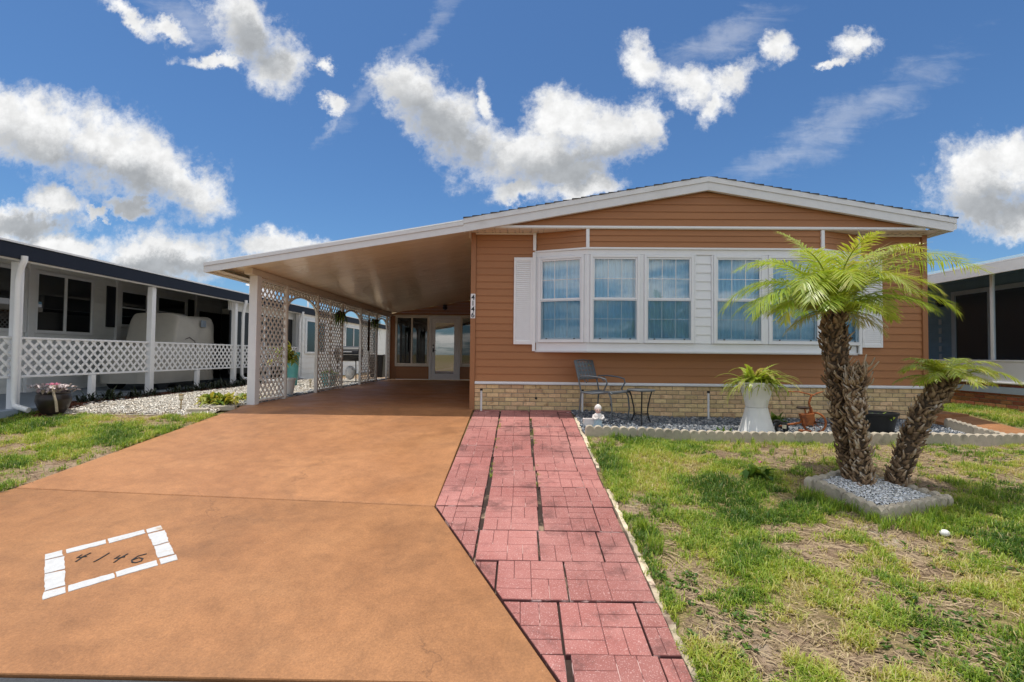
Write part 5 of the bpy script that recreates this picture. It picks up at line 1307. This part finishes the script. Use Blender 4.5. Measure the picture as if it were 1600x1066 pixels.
def frond(base, az, el, L, droop, n=34, leaf=.24, wid=.011, tint=.45, seed=0, vee=.35, dry=0.0, side_droop=.5):
    """feather leaf: arched rachis with two rows of narrow folded leaflets"""
    r_ = random.Random(seed); V, F, T_ = [], [], []
    p = Vector(base); pts = [p.copy()]; N_ = 14; azv = az
    for i in range(N_):
        t = (i+1)/N_; e = el-droop*t**1.35; azv += r_.uniform(-.02, .02)
        d = Vector((math.cos(azv)*math.cos(e), math.sin(azv)*math.cos(e), math.sin(e))); p = p+d*L/N_; pts.append(p.copy())
    # rachis: flat three-sided strip
    for i, q in enumerate(pts):
        t = i/N_; tg = (pts[min(i+1, N_)]-pts[max(i-1, 0)]).normalized(); s_ = tg.cross(Vector((0, 0, 1))).normalized(); u_ = s_.cross(tg); w = .013*(1-.85*t)
        V += [q-s_*w, q+s_*w, q+u_*w*.9]; T_ += [.72, .72, .78]
        if i:
            a, b = (i-1)*3, i*3
            F += [(a, a+1, b+1), (a, b+1, b), (a+1, a+2, b+2), (a+1, b+2, b+1), (a+2, a, b), (a+2, b, b+2)]
    for k in range(n):
        t = .10+.90*(k+.5)/n; q, tg = at_curve(pts, min(t, .999)); s0 = tg.cross(Vector((0, 0, 1))).normalized(); u_ = s0.cross(tg)
        prof = (.35+.65*math.sin(math.pi*min(1, (t*.92+.08))**.8))*(1 if t < .9 else .8); fw = .55+.75*t
        for sg in (-1, 1):
            if r_.random() < .03: continue
            l = leaf*prof*r_.uniform(.8, 1.12); w = wid*r_.uniform(.8, 1.2)*(.6+.4*prof)
            d = (s0*sg*1.0+tg*fw*r_.uniform(.8, 1.2)+u_*vee*r_.uniform(.4, 1.3)).normalized()
            wv = d.cross(u_).normalized()*w if abs(d.dot(u_)) < .95 else tg*w
            g1 = -side_droop*.10*l; g2 = -side_droop*.42*l*r_.uniform(.6, 1.4)
            m1 = q+d*l*.45+Vector((0, 0, g1)); tip = q+d*l+Vector((0, 0, g2))
            b = len(V)
            V += [q-wv*.5, q+wv*.5, m1-wv, m1+wv, m1+(tip-m1)*.6-wv*.62+Vector((0, 0, .0)), m1+(tip-m1)*.6+wv*.62, tip]
            F += [(b, b+1, b+3), (b, b+3, b+2), (b+2, b+3, b+5), (b+2, b+5, b+4), (b+4, b+5, b+6)]
            tn = max(0, min(1, tint+r_.uniform(-.18, .18)+(dry if r_.random() < dry else 0))); T_ += [tn]*4+[min(1, tn+.05)]*2+[min(1, tn+.15)]
    return V, F, T_
def frond_obj(parent, *a, **k):
    V, F, T_ = frond(*a, **k); off = WL[parent.name]
    V = np.array([tuple(v) for v in V])-np.array(off)
    me = np_mesh('frond', V, np.array(F), palm_m, T_); return link('frond', me, parent)
def trunk_obj(t, pts, rad, n, seed, L=.095, W=.03, **k):
    off = WL[t.name]
    MB().tube(pts, rad, 14).build('trunk', trunk_m, t, True)
    V, F, T_ = boots(pts, rad, n, L, W, seed, **k)
    link('leaf_bases', np_mesh('leaf_bases', np.array([tuple(v) for v in V])-np.array(off), np.array(F), boot_m, T_), t, kind='stuff')
V3 = Vector
# tall palm
tp = [V3((3.32, 4.98, -.45)), V3((3.29, 5.0, -.2)), V3((3.24, 5.0, .05)), V3((3.19, 5.0, .35)), V3((3.155, 5.0, .70)), V3((3.14, 5.0, 1.0)), V3((3.13, 5.0, 1.24)), V3((3.13, 5.0, 1.46))]
tr_ = [.088, .068, .064, .070, .082, .104, .098, .042]
pal = thing('palm_tree', 'tall pygmy date palm with a full green crown in front of the bay window', 'palm tree', (3.32, 4.98, gzf(3.32, 4.98)))
trunk_obj(pal, tp, tr_, 900, 5, L=.078, W=.027, tint=(.12, .82), out=.36)
crown = V3((3.13, 5.0, 1.36))
SPEC = [ # azimuth, elevation, length, droop, tint, leaflet
 (2, 38, 1.66, 58, .66, .40), (-6, 50, 1.35, 70, .68, .36), (178, 38, 1.25, 95, .54, .30), (186, 50, 1.22, 80, .58, .27), (120, 72, 1.05, 42, .66, .24), (62, 66, 1.0, 55, .62, .24),
 (200, 22, 1.05, 70, .45, .25), (165, 12, 1.0, 55, .48, .25), (-35, 45, .95, 95, .70, .27), (-70, 52, .85, 110, .68, .28), (-110, 55, .85, 110, .66, .28), (-140, 48, .95, 100, .60, .27), (225, 40, 1.0, 100, .62, .27),
 (-20, 12, .90, 55, .55, .24), (-50, 5, .80, 45, .50, .22), (-125, 3, .80, 45, .52, .22), (-155, -2, .85, 40, .60, .22), (25, 25, 1.0, 75, .5, .25), (150, 45, 1.0, 90, .5, .25), (45, 35, 1.0, 85, .45, .25), (100, 40, .95, 90, .42, .25), (80, 20, .9, 60, .4, .24),
 (10, -8, .75, 35, .72, .2), (190, -10, .75, 30, .78, .2), (-90, -5, .6, 35, .62, .2), (-85, 75, .85, 70, .72, .25), (135, 60, 1.0, 70, .55, .25), (0, 66, 1.05, 70, .66, .26), (215, 66, .9, 80, .64, .25), (-165, 30, 1.12, 85, .52, .26), (14, 52, 1.4, 58, .72, .30), (-28, 28, 1.05, 80, .6, .25), (130, 5, .85, 50, .45, .22), (60, 0, .8, 45, .45, .22)]
SPEC += [(rnd.uniform(0, 360), rnd.uniform(20, 70), rnd.uniform(.75, 1.05), rnd.uniform(70, 110), rnd.uniform(.48, .75), .25) for _ in range(2)]
for i, (az, el, L, dr, tn, lf) in enumerate(SPEC):
    e2 = max(el, 30)+9; dr += (e2-el)*1.05; L *= .96
    frond_obj(pal, crown+V3((.05*math.cos(R(az)), .05*math.sin(R(az)), -.04+.0022*el)), R(az), R(e2), L, R(dr), 62, lf*1.15, .0060, tn+.03, 100+i, dry=.12 if tn > .68 else .04, side_droop=.95)
for i, (az, el, L) in enumerate(((30, 8, .5), (200, 4, .55), (150, -5, .45), (-50, 2, .42), (-10, -6, .48))): frond_obj(pal, crown+V3((.05*math.cos(R(az)), .05*math.sin(R(az)), .0)), R(az), R(el), L, R(50), 30, .15, .005, .92, 400+i, dry=.4, side_droop=1.3)
frond_obj(pal, crown+V3((.05, 0, .05)), R(6), R(58), 1.2, R(50), 30, .2, .009, .9, 300, dry=.5, vee=.8)
# dead stump between
st = thing('palm_stump', 'short dead palm stump without leaves between the two living palms', 'palm tree', (3.29, 4.84, gzf(3.29, 4.84)))
sp_ = [V3((3.31, 4.84, -.45)), V3((3.285, 4.83, -.2)), V3((3.25, 4.83, .1)), V3((3.225, 4.83, .4)), V3((3.215, 4.83, .62)), V3((3.215, 4.83, .78))]
trunk_obj(st, sp_, [.08, .058, .062, .072, .07, .038], 560, 9, L=.072, W=.026, tint=(.55, 1.0), out=.36, pale=.14)
V, F, T_ = [], [], []
V, F, T_ = boots(sp_, [.1, .1, .1, .1, .08, .03], 60, .14, .014, 19, .80, 1.0, tint=(.75, 1.0), out=.45, pale=.5)
link('dry_tuft', np_mesh('dry_tuft', np.array([tuple(v) for v in V])-np.array(WL[st.name]), np.array(F), boot_m, T_), st, kind='stuff')
# leaning palm
lp = thing('palm_tree', 'small palm leaning right with a sparse bright green crown', 'palm tree', (3.60, 4.90, gzf(3.60, 4.90)))
lpts = [V3((3.58, 4.90, -.46)), V3((3.66, 4.90, -.25)), V3((3.75, 4.90, 0)), V3((3.86, 4.90, .26)), V3((3.98, 4.90, .47)), V3((4.10, 4.90, .62)), V3((4.15, 4.90, .70))]
trunk_obj(lp, lpts, [.074, .070, .073, .079, .085, .086, .046], 620, 13, L=.074, W=.026, tint=(.25, .95), out=.36)
cr2 = V3((4.15, 4.90, .68))
for i, (az, el, L, dr, tn) in enumerate(((185, 48, .62, 85, .66), (160, 62, .52, 75, .62), (5, 45, .68, 95, .68), (-15, 30, .72, 75, .62), (-60, 55, .5, 110, .72), (-120, 55, .5, 105, .70), (70, 55, .55, 80, .6), (110, 45, .55, 85, .6), (30, 62, .58, 85, .66), (-35, 62, .55, 95, .7), (215, 35, .55, 80, .64), (-90, 30, .45, 80, .7), (10, 15, .62, 50, .78), (190, 68, .5, 90, .7), (-160, 20, .5, 60, .6), (140, 20, .5, 60, .6))):
    frond_obj(lp, cr2, R(az), R(el+8), L*.86, R(dr+6), 44, .17, .0058, tn+.04, 500+i, side_droop=.95)

# ------------------------------------------------------------------ leafy plants
def leaf_cluster(c, n, L, W, seed, el=(20, 80), droop=.4, spread=.05, tint=(0, 1), stems=False, hgt=0.0):
    r_ = random.Random(seed); V, F, T_ = [], [], []
    for i in range(n):
        a = r_.uniform(0, 6.283); e = R(r_.uniform(*el)); l = L*r_.uniform(.55, 1.2); w = W*r_.uniform(.7, 1.2)
        b = Vector(c)+Vector((r_.gauss(0, spread), r_.gauss(0, spread), r_.uniform(0, hgt)))
        d = Vector((math.cos(a)*math.cos(e), math.sin(a)*math.cos(e), math.sin(e))); s_ = Vector((-math.sin(a), math.cos(a), 0))
        m1 = b+d*l*.5; tip = b+d*l-Vector((0, 0, droop*l*r_.uniform(.4, 1.3))); k = len(V); nr_ = d.cross(s_)*w*.35
        V += [b-s_*w*.2, b+s_*w*.2, m1-s_*w+nr_, m1-nr_*.4, m1+s_*w+nr_, tip]; F += [(k, k+3, k+2), (k, k+1, k+3), (k+1, k+4, k+3), (k+2, k+3, k+5), (k+3, k+4, k+5)]
        T_ += [r_.uniform(*tint)]*6
    return V, F, T_
def leaves(parent, name, mt, *a, **k):
    V, F, T_ = leaf_cluster(*a, **k); off = WL[parent.name]
    o = link(name, np_mesh(name, np.array([tuple(v) for v in V])-np.array(off), np.array(F), mt, T_), parent); return o
def merge(parts):
    V, F, T_ = [], [], []
    for v, f, t in parts:
        o = len(V); V += v; F += [tuple(i+o for i in q) for q in f]; T_ += t
    return V, F, T_
def foliage(parent, name, mt, parts):
    V, F, T_ = merge(parts); off = WL[parent.name]
    o = link(name, np_mesh(name, np.array([tuple(v) for v in V])-np.array(off), np.array(F), mt, T_), parent); return o
# fern in the hourglass planter: pinnate fronds, some dry
fp = []; r_ = random.Random(4)
for i in range(64):
    a = r_.uniform(0, 6.28); e = r_.uniform(25, 80); dry = r_.random() < .25
    fp.append(frond((hx+r_.gauss(0, .07), hy+r_.gauss(0, .06), hz+.73), a, R(e), r_.uniform(.28, .56), R(r_.uniform(60, 120)), 26, .065, .007, .95 if dry else r_.uniform(.45, .72), 700+i, side_droop=.3))
foliage(hp, 'fern', palm_m, fp)
fp = [frond((hx+r_.gauss(0, .10), hy+r_.gauss(0, .08), hz+.74), r_.uniform(0, 6.28), R(r_.uniform(0, 45)), r_.uniform(.3, .62), R(r_.uniform(60, 110)), 5, .02, .004, 1.0, 800+i) for i in range(80)]
foliage(hp, 'dry_stems', palm_m, fp)
leaves(bk, 'weeds', leaf_mid, (bx, by, bz+.22), 40, .14, .02, 21, el=(10, 70), spread=.08)
leaves(pw, 'plant', leaf_yel, (-5.0, 10.55, .70), 90, .30, .045, 31, el=(-10, 75), spread=.08, droop=.5, hgt=.25)
MB().tube([(-5.0, 10.55, .28), (-5.01, 10.56, .6), (-4.98, 10.54, .9)], .012, 6).build('stem', sandy, pw)
leaves(pg, 'plant', leaf_mid, (-5.15, 13.3, .32), 60, .24, .03, 32, el=(20, 85), spread=.06)
fl = leaves(nf, 'leaves', pale_petal, (-7.25, 7.62, .24), 110, .14, .026, 33, el=(30, 85), spread=.08, droop=.3)
leaves(nf, 'flowers', pale_petal, (-7.25, 7.62, .33), 120, .09, .022, 34, el=(0, 80), spread=.11, tint=(.5, 1))
leaves(nf, 'red_flowers', petal_m, (-7.20, 7.56, .37), 30, .06, .02, 35, el=(10, 80), spread=.03)
# yellow-green shrubs at the carport post
for (x, y, s_, sd_, lab) in ((-5.38, 8.55, 1.15, 41, 'low yellow-green leafy plant left of the carport post, outermost'), (-5.02, 8.42, 1.1, 42, 'low yellow-green leafy plant close against the carport post'), (-5.15, 9.35, .8, 43, 'low green leafy plant behind the carport post')):
    t = root('leafy_plant', lab, 'plant', x, y, 'low leafy plants by the carport post')
    leaves(t, 'leaves', leaf_yel, (x, y, t.location.z+.03), 70, .26*s_, .04, sd_, el=(15, 75), spread=.08, droop=.6)
# dark strappy plants in the mulch
proto = None
for i, y in enumerate((8.55, 9.05, 9.55, 9.95, 10.75, 11.1, 11.45, 12.1, 12.5, 12.9, 13.4, 14.0, 14.6, 15.2, 15.9)):
    x = -7.50+rnd.uniform(-.05, .06)
    if proto is None:
        proto = root('strappy_plant', 'small dark strap-leaved plant in the mulch row, first beyond the flower pot', 'plant', x, y, 'dark strap-leaved plants in the mulch')
        leaves(proto, 'leaves', leaf_dark, (x, y, proto.location.z), 60, .30, .013, 51, el=(15, 80), spread=.05, droop=.5)
    else: place(proto, (x, y, gzf(x, y)), rnd.uniform(0, 6), 'small dark strap-leaved plant in the mulch row, '+ORD[i]+' beyond the flower pot', s=rnd.uniform(.75, 1.25))
# hanging ferns on the lattice
for (y, z, sd_, lab) in ((12.35, 1.82, 61, 'trailing fern hanging on the second lattice panel'), (15.35, 1.84, 62, 'trailing fern hanging on the third lattice panel')):
    t = thing('hanging_fern', lab, 'plant', (-4.52, y, z-.05))
    MB().lathe([(0, -.02), (.07, -.02), (.10, .10), (.105, .12), (0, .1)], (-4.52, y, z), 14).build('basket', wood, t, True)
    MB().tube([(-4.52, y, z+.11), (-4.60, y, z+.30), (-4.63, y, z+.32)], .004, 5).build('hook', black, t)
    leaves(t, 'leaves', leaf_mid, (-4.52, y, z+.08), 60, .20, .014, sd_, el=(-40, 50), spread=.035, droop=2.0)
# flowering plant on the lawn and weeds in the gravel
fx_, fy_ = 2.46, 5.22; t = root('flowering_plant', 'small leafy plant with one pink flower on the lawn', 'plant', fx_, fy_); z0 = t.location.z
leaves(t, 'leaves', leaf_mid, (fx_, fy_, z0), 70, .15, .028, 71, el=(15, 80), spread=.05, droop=.4, hgt=.08)
leaves(t, 'flower', petal_m, (fx_+.03, fy_-.02, z0+.18), 9, .035, .016, 72, el=(5, 50), spread=.006)
for i, (x, y, s_, lab) in enumerate(((2.93, 7.18, 1, 'small green weed in the gravel left of the hourglass planter'), (4.33, 6.86, 1.1, 'pale green weed at the edging in front of the tricycle'), (4.05, 8.0, 1.3, 'dark green weed near the brick skirt behind the solar light'), (5.98, 6.98, .9, 'green weed by the edging right of the black tub'))):
    t = root('weed', lab, 'plant', x, y); leaves(t, 'leaves', leaf_mid, (x, y, t.location.z), 40, .16*s_, .025*s_, 80+i, el=(20, 80), spread=.04, droop=.4)

# ------------------------------------------------------------------ lawn
def blades(x, y, z, L, w, az, lean, tint):
    n = len(x); c_, s_ = np.cos(az), np.sin(az); sx, sy = -s_*w, c_*w
    h1, h2 = L*.55*np.cos(lean*.6), L*np.cos(lean)
    o1, o2 = L*.55*np.sin(lean*.6), L*np.sin(lean)
    P = np.zeros((n, 5, 3))
    P[:, 0] = np.stack([x-sx, y-sy, z-.008], -1); P[:, 1] = np.stack([x+sx, y+sy, z-.008], -1)
    P[:, 2] = np.stack([x+c_*o1-sx*.85, y+s_*o1-sy*.85, z+h1], -1); P[:, 3] = np.stack([x+c_*o1+sx*.85, y+s_*o1+sy*.85, z+h1], -1)
    P[:, 4] = np.stack([x+c_*o2, y+s_*o2, z+h2*.92], -1)
    F = np.array([[0, 1, 3], [0, 3, 2], [2, 3, 4]])[None]+(np.arange(n)*5)[:, None, None]
    return P.reshape(-1, 3), F.reshape(-1, 3), np.repeat(tint, 5)
def zl_(x, y): return gz(x, y)+(fbm(x*2.2, y*2.2, 9, 4)-0.5)*0.055+(cover(x, y)-.5)*.02
def lawn_patch(name, poly, dens, skip=None):
    P = np.array(poly); x0, x1, y0, y1 = P[:, 0].min(), P[:, 0].max(), P[:, 1].min(), P[:, 1].max()
    n = int(dens*(x1-x0)*(y1-y0)); x = rng.uniform(x0, x1, n); y = rng.uniform(y0, y1, n)
    k = in_poly(x, y, poly)
    if skip is not None: k &= ~skip(x, y)
    x, y = x[k], y[k]; c = cover(x, y)+(fbm(x*5, y*6, 31, 5)-.5)*2.6
    k = rng.random(len(x)) < sstep(.30, .72, c)*.92+.06
    x, y, c = x[k], y[k], c[k]; m_ = len(x)
    nb_ = 6; xx = np.repeat(x, nb_)+rng.normal(0, .012, m_*nb_); yy = np.repeat(y, nb_)+rng.normal(0, .012, m_*nb_); cc = np.repeat(c, nb_)
    tall = np.repeat(rng.choice([.55, .8, 1.0, 1.0, 1.35], m_), nb_)*(.7+.5*np.clip(cc, 0, 1.2))
    L = rng.uniform(.030, .068, m_*nb_)*tall; w = rng.uniform(.0018, .0040, m_*nb_)
    t = .33+(fbm(xx*1.7, yy*1.7, 51, 4)-.5)*1.9+np.repeat(rng.normal(0, .15, m_), nb_)+rng.normal(0, .09, m_*nb_)+.28*(cc < .6)
    t = np.where(rng.random(m_*nb_) < .07, rng.uniform(.85, 1, m_*nb_), t)
    V, F, T_ = blades(xx, yy, zl_(xx, yy), L, w, rng.uniform(0, 6.28, m_*nb_), np.abs(rng.normal(.85, .40, m_*nb_)).clip(.05, 1.5), np.clip(t, 0, 1))
    print(name, 'blades', m_*nb_)
    return link(name, np_mesh(name, V, F, grass_m, T_), kind='stuff')
bedpoly = [BL, BF, BR, BB]
skipbed = lambda x, y: in_poly(x, y, [(BL[0]-.03, BL[1]), (BF[0], BF[1]-.05), (BR[0]+.05, BR[1]), (BB[0], BB[1]+.05)])
lawn_patch('lawn_grass', [(.905, 2.44), (2.9, 2.44), (4.6, 3.9), (4.6, 4.4), (.90, 4.4)], 2900, skipbed)
lawn_patch('lawn_grass', [(.90, 4.4), (5.3, 4.4), (7.3, 6.2), (7.0, 6.9), (6.72, 6.70), (.90, 6.70)], 2000, skipbed)
lawn_patch('lawn_grass', [(-4.90, 4.55), (-4.70, 7.64), (-8.6, 7.64), (-6.4, 4.6)], 2100)
lawn_patch('lawn_grass', [(7.40, 6.3), (8.6, 6.9), (8.6, 12), (7.40, 12)], 1300)
lawn_patch('lawn_grass', [(2.9, 2.44), (8.5, 2.44), (8.5, 6.6), (7.4, 6.3), (5.3, 4.4), (4.6, 4.4), (4.6, 3.9)], 1000)
lawn_patch('lawn_grass', [(-5.95, 2.5), (-4.95, 4.5), (-4.92, 4.58), (-6.4, 4.6), (-7.55, 6.2), (-7.55, 2.5)], 1000)
# dry runners and straw on the bare soil
def straw(name, poly, n):
    P = np.array(poly); x = rng.uniform(P[:, 0].min(), P[:, 0].max(), n); y = rng.uniform(P[:, 1].min(), P[:, 1].max(), n)
    k = in_poly(x, y, poly) & ~skipbed(x, y); x, y = x[k], y[k]; k = rng.random(len(x)) < sstep(.75, .35, cover(x, y))*.9+.1; x, y = x[k], y[k]; n = len(x)
    L = rng.gamma(2.0, .035, n).clip(.02, .30); w = rng.uniform(.0012, .0034, n); a = rng.normal(-.6, .9, n); c_, s_ = np.cos(a), np.sin(a); b = rng.normal(0, .25, n)
    V = np.zeros((n, 6, 3))
    for j, t in enumerate((0, .5, 1)):
        px = x+c_*L*t-s_*L*b*t*(1-t)*2; py = y+s_*L*t+c_*L*b*t*(1-t)*2; pz_ = zl_(px, py)+.006+rng.uniform(0, .012, n)*(t > 0)
        V[:, 2*j] = np.stack([px+s_*w, py-c_*w, pz_], -1); V[:, 2*j+1] = np.stack([px-s_*w, py+c_*w, pz_+.002], -1)
    F = np.array([[0, 1, 3, 2], [2, 3, 5, 4]])[None]+(np.arange(n)*6)[:, None, None]
    return link(name, np_mesh(name, V.reshape(-1, 3), F.reshape(-1, 4), straw_m, np.repeat(rng.random(n), 6)), kind='stuff')
straw('dry_straw', [(.93, 2.44), (2.9, 2.44), (7.3, 6.2), (7.0, 6.9), (6.72, 6.70), (.93, 6.70)], 36000)
straw('dry_straw', [(-4.90, 4.55), (-4.70, 7.64), (-8.6, 7.64), (-6.4, 4.6)], 6000)
# broad-leaved creeping weeds and a few tall tufts
cw = []; r_ = random.Random(77)
for (x, y, rad, n) in ((1.12, 2.75, .10, 26), (1.25, 3.05, .12, 30), (1.05, 3.35, .07, 16), (2.35, 2.75, .20, 60), (2.55, 3.05, .16, 40), (3.2, 3.6, .18, 40), (4.0, 4.0, .2, 40), (4.4, 5.6, .3, 60), (5.6, 6.3, .3, 60), (1.6, 6.3, .25, 50), (2.3, 6.4, .2, 40), (5.9, 5.9, .2, 40)):
    for _ in range(n):
        px, py = x+r_.gauss(0, rad), y+r_.gauss(0, rad)
        if px < .95: continue
        cw.append(leaf_cluster((px, py, float(zl_(np.array(px), np.array(py)))+.004), 6, .045, .012, r_.random(), el=(5, 50), spread=.010, droop=.3, tint=(0, .75)))
V, F, T_ = merge(cw); link('creeping_weeds', np_mesh('creeping_weeds', np.array([tuple(v) for v in V]), np.array(F), leaf_mid, T_), kind='stuff')
tx_, ty_ = [], []
for (x, y, rad, n) in ((2.88, 4.45, .10, 22), (2.98, 4.25, .07, 16), (3.25, 4.17, .09, 22), (3.55, 4.30, .10, 22), (4.42, 4.85, .06, 12), (1.02, 4.05, .05, 14), (1.00, 3.72, .05, 12), (2.74, 4.75, .06, 14), (1.3, 6.5, .2, 20), (3.0, 6.5, .3, 26), (5.2, 6.5, .4, 30)):
    for _ in range(n): tx_.append(x+r_.gauss(0, rad)); ty_.append(y+r_.gauss(0, rad))
k = np.array(tx_) > .97; tx_, ty_ = np.array(tx_)[k], np.array(ty_)[k]; k = ~skipbed(tx_, ty_); tx_, ty_ = tx_[k], ty_[k]
nb_ = 14; xx = np.repeat(tx_, nb_)+rng.normal(0, .012, len(tx_)*nb_); yy = np.repeat(ty_, nb_)+rng.normal(0, .012, len(tx_)*nb_); n = len(xx)
V, F, T_ = blades(xx, yy, zl_(xx, yy), rng.uniform(.07, .15, n), rng.uniform(.002, .0042, n), rng.uniform(0, 6.28, n), np.abs(rng.normal(.5, .3, n)).clip(.05, 1.3), rng.uniform(.1, .6, n))
link('tall_grass', np_mesh('tall_grass', V, F, grass_m, T_), kind='stuff')

# small weeds along the walk's edges and in its joints
jx = np.concatenate([rng.uniform(.862, .925, 70), np.full(10, -.292)+rng.normal(0, .008, 10), np.full(9, .195)+rng.normal(0, .008, 9), rng.uniform(-4.93, -4.86, 40)])
jy = np.concatenate([rng.uniform(2.5, 6.6, 70), rng.uniform(4.6, 7.8, 10), rng.uniform(4.0, 7.8, 9), rng.uniform(4.8, 7.6, 40)])
nb_ = 9; xx = np.repeat(jx, nb_)+rng.normal(0, .010, len(jx)*nb_); yy = np.repeat(jy, nb_)+rng.normal(0, .012, len(jx)*nb_); n = len(xx)
V, F, T_ = blades(xx, yy, -0.985+0.1188*yy-.004, rng.uniform(.025, .065, n), rng.uniform(.0018, .0036, n), rng.uniform(0, 6.28, n), np.abs(rng.normal(.7, .35, n)).clip(.05, 1.4), rng.uniform(.05, .75, n))
link('edge_weeds', np_mesh('edge_weeds', V, F, grass_m, T_), kind='stuff')
